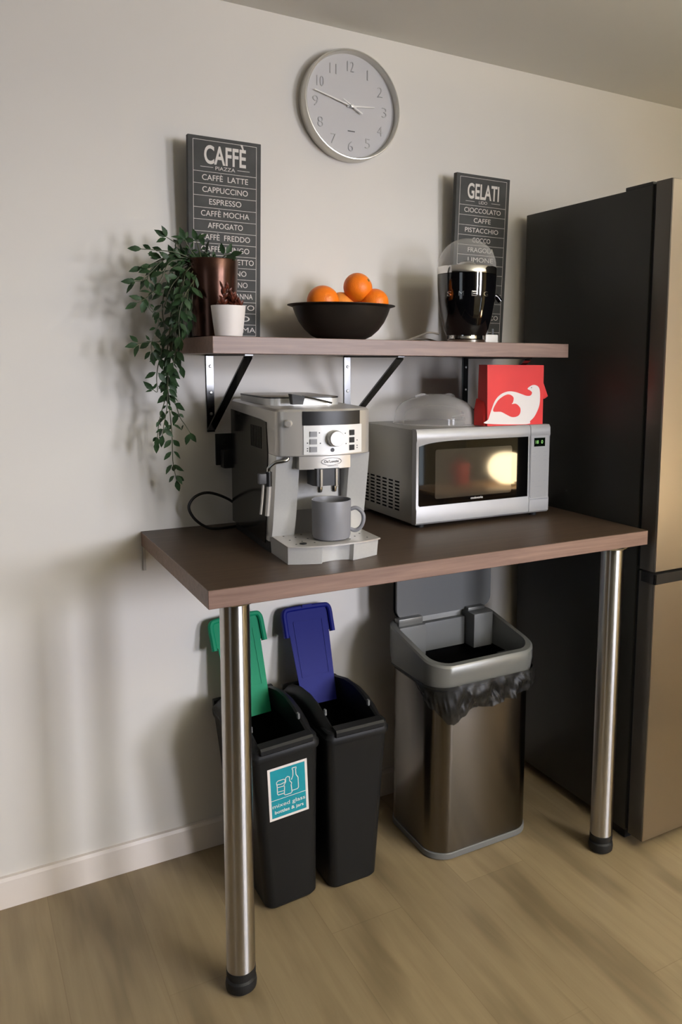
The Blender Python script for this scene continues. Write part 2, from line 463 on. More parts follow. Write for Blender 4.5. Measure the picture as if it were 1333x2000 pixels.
part('wall_batten', box(B(), 0.002, 0.009, -0.006, -0.0005, 0.806, H-TK-0.0005), M['silver_dim'], t)

# ================================================================== wall shelf
HS = 1.3977
t = thing('wall_shelf', 'walnut laminate wall shelf held up by three black strut brackets', 'shelf', (0.6, 0, HS-0.2))
part('shelf_board', box(B(), 0.0928, 1.1017, -0.351, -0.0005, HS-0.0379, HS, 0.001, 1), M['walnut'], t)
for bx, zb in ((0.186, 1.157), (0.583, 1.157), (0.990, 1.157)):
    w = 0.0205; zt = HS-0.0379
    bm = B()
    box(bm, bx-w/2, bx+w/2, -0.0045, -0.0004, zb, zt, 0.0006, 1)
    box(bm, bx-w/2, bx+w/2, -0.318, -0.0045, zt-0.0045, zt-0.0003, 0.0006, 1)
    br = part('bracket', bm, M['bracket'], t)
    part('brace', bar(B(), (bx, -0.006, zb+0.006), (bx, -0.310, zt-0.007), w, 0.0045), M['bracket'], br)
    for z in (zt-0.031, zt-0.10, zt-0.155):
        bm = lathe(B(), [(0.0001, -0.0075), (0.003, -0.0072), (0.0042, -0.0055), (0.0042, -0.0046)], (bx+0.001, 0, z), 12, 'y')
        part('screw', bm, M['screw'], br)

# ================================================================== wall clock
cx, cz = 0.585, 2.035
t = thing('wall_clock', 'round white wall clock with a silver case high on the wall', 'clock', (cx, 0, cz))
part('case', lathe(B(), [(0.135, -0.0005), (0.1435, -0.002), (0.1435, -0.040), (0.1420, -0.0435), (0.1395, -0.0440), (0.1370, -0.042), (0.1355, -0.021)], (cx, 0, cz), 96, 'y', True, False), M['clock_case'], t)
part('dial', lathe(B(), [(0.1358, -0.006), (0.1358, -0.021)], (cx, 0, cz), 96, 'y'), M['clock_dial'], t)
fn = lambda u, v, d: (u, -0.0214-d, v)
for k in range(1, 13):
    a = R(30*k); rr = 0.104
    u = cx+rr*math.sin(a); v = cz+rr*math.cos(a)
    h = 0.027; bm = B()
    text_bm(bm, str(k), u, v-h/2, h, fn, bold=-0.018, depth=0.0015, w=(0.0032 if k == 1 else 0.020 if k in (10, 11, 12) else 0.0155))
    # raise the numeral off the dial
    ext = bmesh.ops.extrude_face_region(bm, geom=bm.faces[:])
    for q in [e for e in ext['geom'] if isinstance(e, bmesh.types.BMVert)]: q.co.y += 0.0014
    part('numeral', bm, M['clock_num'], t, smooth=None)
bm = B(); rect_bm(bm, cx-0.009, cx+0.013, cz-0.0655, cz-0.0630, fn, 0.0004)
part('dial_print', bm, M['dark_mark'], t, smooth=None)
def hand(name, ang, ln, tail, w, y, mm):
    a = R(ang); d = Vector((math.sin(a), 0, math.cos(a))); s = Vector((math.cos(a), 0, -math.sin(a)))
    c = Vector((cx, y, cz)); bm = B()
    q = [c-d*tail+s*w/2, c-d*tail-s*w/2, c+d*ln-s*w*0.3, c+d*ln+s*w*0.3]
    loft(bm, [q, [p+Vector((0, -0.0012, 0)) for p in q]])
    return part(name, bm, mm, t, smooth=None)
hand('hour_hand', 84, 0.072, 0.012, 0.0052, -0.025, M['clock_hand'])
hand('minute_hand', 283.5, 0.112, 0.014, 0.0050, -0.028, M['clock_hand'])
hand('second_hand', 298, 0.030, 0.036, 0.0042, -0.031, M['clock_hand'])
part('hub', lathe(B(), [(0.0045, -0.020), (0.0045, -0.034), (0.0001, -0.0345)], (cx, 0, cz), 16, 'y'), M['clock_hand'], t)

# ================================================================== menu canvases
def canvas(name, label, x0, x1, head, sub, rows, ytop, ybot, ht):
    w = x1-x0; tilt = math.atan2(ybot-ytop, ht)
    t = thing(name, label, 'wall art', ((x0+x1)/2, ybot+0.018, HS+0.0006), (-tilt, 0, 0))
    # local frame: x across, z up, face at y = -0.018
    th = 0.0175
    part('canvas', box(B(), -w/2, w/2, -th, 0, 0, ht, 0.0018, 2), M['canvas'], t, local=True)
    fn = lambda u, v, d: (u, -th-0.0006-d, v)
    L_ = -w/2+0.0125; R_ = w/2-0.0125; bot = 0.0105; pitch = 0.0284; top = ht-0.0095
    n = len(rows); lw = 0.0011
    bm = B()
    line_bm(bm, [(L_, bot), (R_, bot), (R_, top), (L_, top)], lw, fn, closed=True)
    for k in range(1, n+1):
        z = bot+pitch*k; line_bm(bm, [(L_, z), (R_, z)], lw, fn, d=0.0001)
    z0 = bot+pitch*n
    for s in (-1, 1): line_bm(bm, [(s*0.062, z0+0.0115), (s*0.031, z0+0.0115)], 0.0011, fn)
    part('ruled_lines', bm, M['chalk'], t, local=True, smooth=None, weld=False)
    bm = B()
    text_bm(bm, head, 0, z0+0.0205, 0.041, fn, w=0.106 if head[0] == 'C' else 0.114, bold=0.022)
    text_bm(bm, sub, 0, z0+0.0065, 0.0085, fn, w=0.050 if len(sub) > 4 else 0.030)
    for k, row in enumerate(rows):
        if not row: continue
        s, ww = row
        text_bm(bm, s, 0.0, bot+pitch*(n-1-k)+0.0085, 0.0131, fn, w=ww, bold=0.004)
    part('lettering', bm, M['chalk'], t, local=True, smooth=None, weld=False)
    return t
canvas('menu_canvas', 'tall dark chalkboard style canvas headed CAFFÈ leaning behind the trailing plant', 0.1243, 0.3096, 'CAFFÈ', 'PIAZZA',
       [('CAFFÈ  LATTE', .117), ('CAPPUCCINO', .116), ('ESPRESSO', .082), ('CAFFÈ MOCHA', .1235), ('AFFOGATO', .090), ('CAFFÈ  FREDDO', .128),
        ('CAFFÈ  LUNGO', .124), ('CAFFÈ CORRETTO', .148), ('AMERICANO', .109), ('MAROCCHINO', .115), ('CAFFÈ CON PANNA', .143), ('MACCHIATO', .152), ('DOPPIO', .127), ('CAFFÈ CREMA', .158)], -0.020, -0.046, 0.491)
canvas('menu_canvas', 'dark chalkboard style canvas headed GELATI leaning behind the black juicer', 0.9056, 1.0982, 'GELATI', 'LIDO',
       [('CIOCCOLATO', .132), ('CAFFE', .0615), ('PISTACCHIO', .121), ('COCCO', .0655), ('FRAGOLA', .095), ('LIMONE', .092), None, None, None, None, None, ('BACIO BIANCO', .150), None, ('STRACCIATELLA', .152)], -0.020, -0.044, 0.496)

# ================================================================== trailing plant
STRANDS = [
  [(0.126,-0.155,1.575),(0.068,-0.163,1.592),(0.019,-0.17,1.594),(-0.013,-0.17,1.594)],
  [(0.121,-0.155,1.575),(0.09,-0.152,1.599),(0.071,-0.15,1.615),(0.048,-0.15,1.628)],
  [(0.123,-0.155,1.575),(0.101,-0.158,1.602),(0.089,-0.16,1.624)],
  [(0.129,-0.155,1.576),(0.124,-0.152,1.602),(0.118,-0.15,1.625)],
  [(0.185,-0.155,1.577),(0.176,-0.168,1.59),(0.19,-0.18,1.595)],
  [(0.16,-0.155,1.575),(0.142,-0.152,1.596),(0.135,-0.15,1.615)],
  [(0.126,-0.155,1.575),(0.065,-0.147,1.589),(0.015,-0.14,1.565),(-0.008,-0.14,1.556)],
  [(0.121,-0.155,1.577),(0.058,-0.152,1.585),(0.017,-0.15,1.559),(0.002,-0.15,1.526),(0.012,-0.15,1.499),(0.004,-0.15,1.475),(0.021,-0.15,1.449),(0.025,-0.15,1.429),(0.015,-0.15,1.405),(0.007,-0.15,1.381),(0.008,-0.15,1.36)],
  [(0.116,-0.155,1.577),(0.052,-0.152,1.582),(0.007,-0.15,1.541),(-0.007,-0.15,1.526),(-0.026,-0.15,1.523)],
  [(0.113,-0.155,1.577),(0.055,-0.163,1.572),(0.029,-0.17,1.529),(0.017,-0.17,1.506),(-0.007,-0.17,1.484),(-0.026,-0.17,1.473)],
  [(0.116,-0.155,1.577),(0.065,-0.147,1.563),(0.043,-0.14,1.503),(0.037,-0.14,1.456),(0.041,-0.14,1.408),(0.033,-0.14,1.366),(0.023,-0.14,1.33),(0.019,-0.14,1.3),(0.02,-0.14,1.27),(0.011,-0.14,1.274)],
  [(0.116,-0.155,1.575),(0.073,-0.138,1.552),(0.064,-0.12,1.47),(0.055,-0.12,1.397),(0.046,-0.12,1.336),(0.049,-0.12,1.275),(0.053,-0.12,1.213),(0.056,-0.12,1.163),(0.056,-0.12,1.126),(0.057,-0.12,1.094),(0.064,-0.12,1.052)],
  [(0.116,-0.155,1.575),(0.077,-0.142,1.54),(0.066,-0.13,1.445),(0.052,-0.13,1.348),(0.048,-0.13,1.263),(0.064,-0.13,1.238),(0.074,-0.13,1.207),(0.086,-0.13,1.188),(0.097,-0.13,1.169)],
  [(0.116,-0.155,1.575),(0.077,-0.142,1.552),(0.063,-0.13,1.421),(0.051,-0.13,1.324),(0.043,-0.13,1.263),(0.03,-0.13,1.22),(0.023,-0.13,1.19),(0.018,-0.13,1.151)],
  [(0.116,-0.155,1.575),(0.079,-0.147,1.552),(0.065,-0.14,1.421),(0.047,-0.14,1.312),(0.042,-0.14,1.239),(0.033,-0.14,1.19),(0.029,-0.14,1.166)],
  [(0.12,-0.155,1.573),(0.081,-0.168,1.544),(0.065,-0.18,1.466),(0.057,-0.18,1.396),(0.062,-0.18,1.36),(0.067,-0.18,1.331)],
  [(0.12,-0.155,1.573),(0.083,-0.177,1.544),(0.068,-0.2,1.466),(0.059,-0.2,1.407),(0.05,-0.2,1.36),(0.043,-0.2,1.334)],
  [(0.123,-0.155,1.573),(0.093,-0.182,1.538),(0.077,-0.21,1.477),(0.069,-0.21,1.419)],
  [(0.123,-0.155,1.573),(0.104,-0.177,1.539),(0.092,-0.2,1.49),(0.086,-0.2,1.437)],
  [(0.116,-0.155,1.575),(0.075,-0.152,1.551),(0.053,-0.15,1.42),(0.036,-0.15,1.39),(0.0,-0.15,1.386),(-0.023,-0.15,1.381)],
  [(0.123,-0.155,1.573),(0.101,-0.188,1.532),(0.068,-0.22,1.488),(0.055,-0.22,1.441),(0.056,-0.22,1.395)],
  [(0.185,-0.155,1.577),(0.176,-0.168,1.59),(0.19,-0.18,1.595)],
  [(0.121,-0.155,1.575),(0.086,-0.158,1.551),(0.054,-0.16,1.514),(0.035,-0.16,1.466),(0.014,-0.16,1.452),(0.001,-0.16,1.465)],
]


random.seed(11)
def leaf(bm, base, d, nrm, ln, w):
    d = d.normalized(); s = d.cross(nrm).normalized(); n = s.cross(d).normalized()
    prof = [(0.0, 0.06), (0.22, 0.72), (0.45, 1.0), (0.72, 0.68), (1.0, 0.03)]
    rows = []
    for a, b in prof:
        c = base+d*ln*a-n*ln*0.16*a*a
        rows.append([bm.verts.new(c-s*w/2*b+n*w*0.12*b), bm.verts.new(c), bm.verts.new(c+s*w/2*b+n*w*0.12*b)])
    for a, b in zip(rows, rows[1:]):
        bm.faces.new((a[0], a[1], b[1], b[0])); bm.faces.new((a[1], a[2], b[2], b[1]))
CAMD = Vector((-0.45, -1, 0.05)).normalized()
pc = Vector((0.1557, -0.150, HS))
t = thing('trailing_plant', 'dark green trailing leafy plant in a bronze pot spilling over the left shelf end', 'plant', pc)
part('pot', lathe(B(), [(0.047, 0.0006), (0.0505, 0.004), (0.0535, 0.06), (0.0580, 0.14), (0.0608, 0.182), (0.0600, 0.185), (0.0580, 0.183), (0.0560, 0.165), (0.0540, 0.150)], pc, 64, cap1=False), M['copper'], t)
part('soil', lathe(B(), [(0.054, 0.150), (0.055, 0.160), (0.03, 0.166), (0.0005, 0.168)], pc, 32), M['soil'], t)
bs, bl = B(), B()
for si, st in enumerate(STRANDS):
    P = smooth_path(st, 5)
    root = pc+Vector((random.uniform(-.02, .03), random.uniform(-.02, .02), 0.163))
    P = smooth_path([root, (root+Vector(st[0]))/2+Vector((0, 0, 0.012))], 3)[:-1]+P
    tube(bs, P, lambda q: 0.0017-0.0008*q, 5, 0)
    acc = 0.0; nxt = 0.018
    for i in range(1, len(P)):
        seg = P[i]-P[i-1]; acc += seg.length
        if acc < nxt: continue
        nxt = acc+random.uniform(0.021, 0.033)
        tg = seg.normalized(); k = 3 if random.random() < 0.45 else 2
        a0 = random.uniform(0, 2*PI)
        for j in range(k):
            a = a0+2*PI*j/k+random.uniform(-.4, .4)
            ux = tg.cross(CAMD).normalized(); uy = tg.cross(ux)
            out = ux*math.cos(a)+uy*math.sin(a)*0.55
            d = (out*0.85+tg*random.uniform(.35, .9)+Vector((0, 0, -0.12))).normalized()
            base = P[i]+d*0.004
            nr = (CAMD+Vector((random.uniform(-.7, .7), random.uniform(-.6, .6), random.uniform(-.1, .9)))).normalized()
            big = random.random() < 0.7
            ln = random.uniform(.023, .032) if big else random.uniform(.012, .018)
            tip = base+d*ln
            if tip.y > -0.012 or base.y > -0.012: continue
            if tip.x > 0.088 and tip.z < HS+0.004 and tip.y > -0.36: continue
            leaf(bl, base, d, nr, ln, ln*random.uniform(.42, .54))
    # terminal leaf
    d = (P[-1]-P[-3]).normalized()
    leaf(bl, P[-1], d, CAMD, 0.030, 0.014)
part('stems', bs, M['stem'], t)
part('foliage', bl, M['leaf'], t, weld=False)

# ================================================================== succulent
wc = Vector((0.1530, -0.275, HS))
t = thing('potted_succulent', 'small reddish succulent in a plain white pot on the shelf', 'plant', wc)
part('pot', lathe(B(), [(0.0285, 0.0006), (0.0310, 0.003), (0.0345, 0.030), (0.0388, 0.069), (0.0385, 0.0705), (0.0365, 0.0700), (0.0345, 0.060)], wc, 56, cap1=False), M['white_pot'], t)
part('soil', lathe(B(), [(0.0345, 0.055), (0.0350, 0.0625), (0.0005, 0.064)], wc, 24), M['soil'], t)
bm = B(); random.seed(4)
def spike(bm, base, d, ln, w):
    d = d.normalized(); a = d.cross(Vector((0.3, 0.2, 1))).normalized(); b = d.cross(a)
    loops = []
    for q, r in ((0, .35), (.3, .9), (.6, 1), (.85, .55), (1, .05)):
        c = base+d*ln*q+Vector((0, 0, 1))*ln*0.12*q*q
        loops.append([c+(a*math.cos(2*PI*k/6)+b*0.55*math.sin(2*PI*k/6))*w/2*r for k in range(6)])
    loft(bm, loops)
for ox, oy, hh, n in ((0.010, -0.004, 0.030, 15), (-0.008, 0.006, 0.048, 10), (0.018, 0.008, 0.016, 11), (-0.016, -0.010, 0.012, 9), (0.022, -0.012, 0.010, 8), (0.002, 0.012, 0.052, 8)):
    c = wc+Vector((ox, oy, 0.063))
    for k in range(n):
        a = 2.4*k; q = k/n
        d = Vector((math.cos(a)*(1-.5*q), math.sin(a)*(1-.5*q), .35+.9*q))
        spike(bm, c+Vector((0, 0, hh*q)), d, random.uniform(.014, .021), .0095)
    tube(bm, [c-Vector((0, 0, .004)), c+Vector((0, 0, hh))], .0022, 6, 0)
part('rosettes', bm, M['succulent'], t, smooth=60)

# ================================================================== fruit bowl and oranges
bc = Vector((0.481, -0.182, HS))
bm = lathe(B(), [(0.046, 0.0006), (0.058, 0.002), (0.078, 0.012), (0.096, 0.028), (0.110, 0.047), (0.1195, 0.067), (0.1255, 0.084), (0.1385, 0.0882), (0.1388, 0.0897), (0.1250, 0.0868), (0.1170, 0.067), (0.1070, 0.048), (0.093, 0.030), (0.075, 0.015), (0.046, 0.0045)], bc, 96, cap1=True)
solo('fruit_bowl', bm, M['bowl'], 'wide dark metal bowl of oranges on the shelf', 'bowl', bc)
def orange(c, r, label, mm, tilt):
    bm = B(); c = Vector(c)
    bmesh.ops.create_uvsphere(bm, u_segments=40, v_segments=24, radius=r)
    for v in bm.verts:
        q = v.co.z/r
        v.co.z *= 0.965
        if q > 0.9: v.co.z -= (q-0.9)*r*0.35
        if q < -0.93: v.co.z += (-q-0.93)*r*0.35
    bm.transform(Euler(tilt).to_matrix().to_4x4())
    o = thing('orange', label, 'orange', c, (0, 0, 0), 'oranges in the bowl')
    part('peel', bm, mm, o, local=True)
    bm = B(); lathe(bm, [(0.0001, r*0.935), (0.004, r*0.945), (0.0045, r*0.93)], (0, 0, 0), 8)
    bm.transform(Euler(tilt).to_matrix().to_4x4())
    part('stem_button', bm, M['calyx'], o, local=True)
    return o
orange((0.4190, -0.205, 1.4935), 0.0405, 'orange at the left side of the bowl', M['orange'], (2.6, 0.3, 0))
orange((0.5300, -0.178, 1.5350), 0.0385, 'whole orange on top of the others in the bowl', M['orange'], (0.9, 0.6, 0.2))
orange((0.4950, -0.150, 1.4880), 0.0375, 'paler orange behind the left one, under the top one', M['orange_pale'], (2.8, 0, 0.4))
orange((0.5700, -0.195, 1.4970), 0.0375, 'orange at the right side of the bowl', M['orange'], (2.7, -0.4, 0))

# ================================================================== citrus juicer
jc = Vector((0.857, -0.200, HS))
t = thing('citrus_juicer', 'glossy black electric citrus juicer with a clear domed lid', 'juicer', jc)
part('body', lathe(B(), [(0.048, 0.020), (0.0555, 0.021), (0.063, 0.040), (0.0715, 0.075), (0.0785, 0.115), (0.0815, 0.150), (0.0825, 0.186), (0.0800, 0.187)], jc, 80), M['gloss_black'], t)
part('base', lathe(B(), [(0.050, 0.0006), (0.0535, 0.002), (0.0545, 0.009), (0.0485, 0.012), (0.0475, 0.0205)], jc, 64), M['mirror'], t)
part('collar', lathe(B(), [(0.0790, 0.186), (0.0828, 0.187), (0.0828, 0.205), (0.0815, 0.207), (0.0770, 0.207)], jc, 80), M['mirror'], t)
dome = [(0.0800, 0.206), (0.0800, 0.212)]
for k in range(1, 13):
    a = R(90*k/12); dome.append((0.0800*math.cos(a)+0.0003, 0.212+0.074*math.sin(a)))
part('dome_lid', lathe(B(), dome, jc, 64, cap0=False, cap1=False), M['juicer_clear'], t, label='clear plastic dome lid')
reamer = []
for k in range(0, 9):
    a = R(90*k/8); reamer.append((0.030*math.cos(a)+0.0005, 0.205+0.022*math.sin(a)))
part('reamer', lathe(B(), [(0.070, 0.200), (0.070, 0.205)]+reamer, jc, 32), M['polished'], t)
# raised letters around the body, facing the room
bm = B()
a0 = math.atan2(-0.83, -0.56)
def jfn(u, v, d):
    a = a0+u/0.0785
    return (jc.x+(0.0800+d)*math.cos(a), jc.y+(0.0800+d)*math.sin(a), jc.z+v)
for k, ch in enumerate('SMEG'):
    text_bm(bm, ch, -0.0492+0.0345*k, 0.125, 0.0125, jfn, w=0.0145, bold=0.02, depth=0.0008)
part('lettering', bm, M['polished'], t, smooth=None, weld=False)
sp = Vector((jc.x+0.076, jc.y-0.012, HS+0.135))
bm = tube(B(), [sp, sp+Vector((0.014, -0.004, -0.003)), sp+Vector((0.026, -0.006, -0.016))], 0.0075, 12, 4)
part('spout', bm, M['gloss_black'], t)
bm = tube(B(), [(0.790, -0.165, 1.4220), (0.765, -0.150, 1.4260), (0.742, -0.125, 1.4150), (0.716, -0.105, 1.4035), (0.700, -0.090, 1.4010), (0.715, -0.075, 1.4010), (0.760, -0.085, 1.4100), (0.800, -0.095, 1.4085), (0.850, -0.080, 1.4010), (0.930, -0.070, 1.4010)], 0.0027, 8)
part('power_cord', bm, M['grey_cord'], t)
ac = Vector((0.965, -0.155, HS))
t = thing('plug_adapter', 'small white plug adapter lying on the shelf right of the juicer', 'plug', ac)
part('body', box(B(), ac.x-0.022, ac.x+0.022, ac.y-0.020, ac.y+0.020, HS+0.0006, HS+0.027, 0.003), M['white_plastic'], t)
for dx, dy in ((0.0, 0.008), (-0.010, -0.008), (0.010, -0.008)):
    bm = box(B(), ac.x+dx-0.003, ac.x+dx+0.003, ac.y+dy-0.002, ac.y+dy+0.002, HS+0.0265, HS+0.044)
    part('pin', bm, M['polished'], t)

# ================================================================== coffee machine (local frame: x right, y back, z up)
CO = Vector((0.3175, -0.385, H+0.0005)); CT = R(-3)
t = thing('coffee_machine', 'silver bean to cup coffee machine with dark glossy side panels', 'coffee machine', CO, (0, 0, CT))
hw = 0.112
def bow(x): return -0.092+0.030*(x/hw)**2
def bowpts(x0, x1, off, n=14): return [(x0+(x1-x0)*k/n, bow(x0+(x1-x0)*k/n)-off) for k in range(n+1)]
def bslab(bm, x0, x1, z0, z1, o0, o1, n=14):
    a = bowpts(x0, x1, o1, n); b = bowpts(x0, x1, o0, n)[::-1]
    return prism(bm, a+b, 'z', z0, z1)
def P_(name, bm, m, par=t, **k): return part(name, bm, m, par, local=True, **k)
# main shell behind the front columns
bm = B()
prism(bm, rrect(-hw, hw, -0.005, 0.318, 0.012, 4), 'z', 0.028, 0.232)
P_('body', bm, M['silver'])
# lower plinth
P_('plinth', prism(B(), rrect(-0.108, 0.108, 0.0, 0.312, 0.012, 4), 'z', 0.0, 0.028), M['black_plastic'])
# head with bowed front
pts = [(hw, 0.306), (hw-0.012, 0.318), (-hw+0.012, 0.318), (-hw, 0.306), (-hw, -0.048), (-hw+0.0025, -0.058)] + bowpts(-hw+0.008, hw-0.008, 0, 20) + [(hw-0.0025, -0.058), (hw, -0.048)]
cxy = Vector((0, 0.10))
def inset(pts, d):
    out = []
    for p in pts:
        q = Vector(p); v = (q-cxy); out.append((q.x-math.copysign(min(d, abs(v.x)), v.x), q.y-math.copysign(min(d, abs(v.y)), v.y)))
    return out
ip = inset(pts, 0.004)
loops = [[(x, y, 0.229) for x, y in inset(pts, 0.002)], [(x, y, 0.231) for x, y in pts], [(x, y, 0.327+(0.006 if y > -0.03 else 0.0)) for x, y in pts], [(x, y, 0.332+(0.006 if y > -0.03 else 0.0)) for x, y in ip]]
P_('head', loft(B(), loops), M['silver_dim'])
# dark glossy side panels
for s in (-1, 1):
    bm = B()
    prof = [(0.312, 0.020), (0.312, 0.312), (0.055, 0.304), (0.008, 0.300), (-0.002, 0.225), (0.022, 0.030), (0.026, 0.020)]
    prism(bm, prof, 'x', s*hw, s*(hw+0.0022))
    sp_ = P_('side_panel', bm, M['side_gloss'], label='dark glossy side panel')
    bm = B()
    for k in range(9):
        y = 0.045+0.010*k
        box(bm, min(s*(hw+0.0022), s*(hw+0.0034)), max(s*(hw+0.0022), s*(hw+0.0034)), y, y+0.004, 0.236, 0.286)
    P_('vent_ribs', bm, M['side_gloss'], sp_)
# front columns, leaning back towards the tray
for x0, x1 in ((-hw, -0.056), (0.062, hw)):
    lo = [(x0, 0.03), (x0, -0.008), (x0+0.003, -0.012), (x1-0.002, -0.016), (x1, -0.012), (x1, 0.03)]
    hi = [(x0, 0.03), (x0, -0.046), (x0+0.003, -0.052), (x1-0.002, -0.060), (x1, -0.056), (x1, 0.03)]
    n = 8; loops = []
    for k in range(n+1):
        q = k/n; e = q**0.8
        loops.append([(a[0]*(1-e)+b[0]*e, a[1]*(1-e)+b[1]*e, 0.040+0.190*q) for a, b in zip(lo, hi)])
    P_('front_column', loft(B(), loops), M['silver'])
# brew niche panel and its dark gap
lo = [(-0.055, 0.012), (0.050, 0.012), (0.050, -0.008), (-0.055, -0.008)]
hi = [(-0.055, 0.012), (0.050, 0.012), (0.050, -0.030), (-0.055, -0.030)]
P_('brew_panel', loft(B(), [[(x, y, 0.098) for x, y in [(a[0], a[1]*0.9+b[1]*0.1) for a, b in zip(lo, hi)]], [(x, y, 0.229) for x, y in hi]]), M['silver'])
P_('niche_back', box(B(), -0.056, 0.062, -0.006, 0.006, 0.040, 0.229), M['key_grey'])
# drip tray
def trayf(x):
    ax = abs(x)
    if ax < 0.034: return -0.132+0.0065*math.cos(ax/0.034*PI/2)
    return -0.142+0.024*((ax-0.034)/0.073)**1.25
TX = [-0.107+0.214*k/40 for k in range(41)]
fr = [(x, trayf(x)) for x in TX]
back = [(0.107, 0.015), (-0.107, 0.015)]
lo = [(x*0.985, y+0.004) for x, y in fr]+[(x*0.985, y) for x, y in back]
loops = [[(x, y, 0.0) for x, y in lo], [(x, y, 0.038) for x, y in fr+back]]
tr = P_('drip_tray', loft(B(), loops), M['silver'])
lid_pts = [(x*1.02, -0.145+0.020*(abs(x)/0.107)**2.2) for x in TX]+[(0.1085, 0.0), (-0.1085, 0.0)]
gr = P_('drip_grid', loft(B(), [[(x, y, 0.0382) for x, y in lid_pts], [(x, y, 0.0412) for x, y in lid_pts], [(x*0.985, y*0.985, 0.0418) for x, y in lid_pts]]), M['silver_dim'], tr)
bm = B()
for i in range(9):
    for j in range(5):
        if (i+j) % 2: continue
        x = -0.085+0.021*i; y = -0.110+0.022*j
        lathe(bm, [(0.0022, 0.0417), (0.0022, 0.0422)], (x, y, 0), 8)
P_('drain_holes', bm, M['rubber'], gr)
P_('float', lathe(B(), [(0.008, 0.041), (0.008, 0.0435), (0.004, 0.0445)], (-0.070, -0.112, 0), 20), M['rubber'], tr, label='black tray level float')
# name strip under the head
P_('name_strip', bslab(B(), -0.066, 0.054, 0.200, 0.229, -0.03, -0.004), M['silver_dim'])
fnb = lambda u, v, d: (u, bow(u)-d, v)
bm = B()
text_bm(bm, "De'Longhi", 0.006, 0.2135, 0.0062, fnb, w=0.034, bold=0.01, depth=-0.0032)
rect_bm(bm, -0.004, 0.022, 0.2052, 0.2062, fnb, -0.0032)
line_bm(bm, [(0.006+0.024*math.cos(2*PI*k/40), 0.2162+0.0082*math.sin(2*PI*k/40)) for k in range(40)], 0.0010, fnb, d=-0.0032, closed=True)
P_('brand_lettering', bm, M['dark_mark'], smooth=None, weld=False)
# spout
P_('coffee_spout', prism(B(), [(-0.036, -0.045), (-0.036, -0.080), (-0.030, -0.092), (0.022, -0.092), (0.028, -0.080), (0.028, -0.045)], 'z', 0.163, 0.202), M['black_plastic'])
for x in (-0.020, 0.016): P_('spout_trim', box(B(), x-0.0032, x+0.0032, -0.0945, -0.090, 0.160, 0.201, 0.0008, 1), M['polished'])
for x in (-0.019, 0.015):
    P_('nozzle', lathe(B(), [(0.0065, 0.164), (0.0072, 0.156), (0.0060, 0.148), (0.0035, 0.1465)], (x, -0.078, 0), 20), M['polished'])
# control panel
cp = P_('control_panel', bslab(B(), -0.058, 0.083, 0.2335, 0.297, 0.0, 0.0016), M['panel_white'])
P_('display_strip', bslab(B(), -0.060, 0.078, 0.2975, 0.328, 0.0, 0.0016), M['black_plastic'], label='glossy black display strip')
def bcyl(x, z, r, prof, seg=32):
    y = bow(x); sl = math.atan(0.060*x/hw**2)
    bm = lathe(B(), [(a, -b) for a, b in prof], (0, 0, 0), seg, 'y')
    bm.transform(Matrix.Translation((x, y, z)) @ Matrix.Rotation(sl, 4, 'Z')); return bm
kn = P_('selector_knob', bcyl(0.010, 0.2685, 0, [(0.0185, 0.001), (0.0185, 0.006), (0.0172, 0.018), (0.0160, 0.0195), (0.0001, 0.0190)]), M['silver_dim'], cp)
for i, z in enumerate((0.2785, 0.2620, 0.2450)):
    P_('button', bslab(B(), -0.045, -0.030, z-0.0058, z+0.0058, 0.0016, 0.0042, 3), M['key_grey'], cp)
    P_('button', bslab(B(), 0.049, 0.062, z-0.0055, z+0.0065, 0.0016, 0.0034, 3), M['rubber'], cp, label='dark button')
P_('power_button', bcyl(0.006, 0.2425, 0, [(0.0045, 0.001), (0.0045, 0.0028), (0.0001, 0.0028)], 16), M['dark_mark'], cp)
bm = B()
for x, z in ((-0.024, 0.281), (-0.022, 0.258), (0.038, 0.278), (0.040, 0.255), (0.070, 0.261), (0.070, 0.249), (0.070, 0.244), (-0.050, 0.259), (-0.050, 0.247), (-0.050, 0.242)):
    rect_bm(bm, x-0.0014, x+0.0014, z-0.0012, z+0.0012, fnb, d=0.0019)
P_('panel_marks', bm, M['dark_mark'], cp, smooth=None, weld=False)
# steam dial
P_('steam_dial', bcyl(-0.088, 0.302, 0, [(0.0085, 0.0), (0.0085, 0.010), (0.006, 0.013), (0.0001, 0.0135)], 24), M['silver_dim'])
# top collar, lid
pts2 = rrect(-0.098, 0.085, 0.045, 0.300, 0.03, 5)
P_('hopper_collar', loft(B(), [[(x, y, 0.332) for x, y in pts2], [(x, y, 0.350) for x, y in pts2]]), M['silver'])
P_('hopper_lid', loft(B(), [[(x*1.008, y, 0.350) for x, y in pts2], [(x*1.008, y, 0.3530) for x, y in pts2]]), M['black_plastic'])
P_('lid_top', loft(B(), [[(x*0.97, 0.1725+(y-0.1725)*0.97, 0.3530) for x, y in pts2], [(x*0.96, 0.1725+(y-0.1725)*0.96, 0.3538) for x, y in pts2]]), M['silver_dim'])
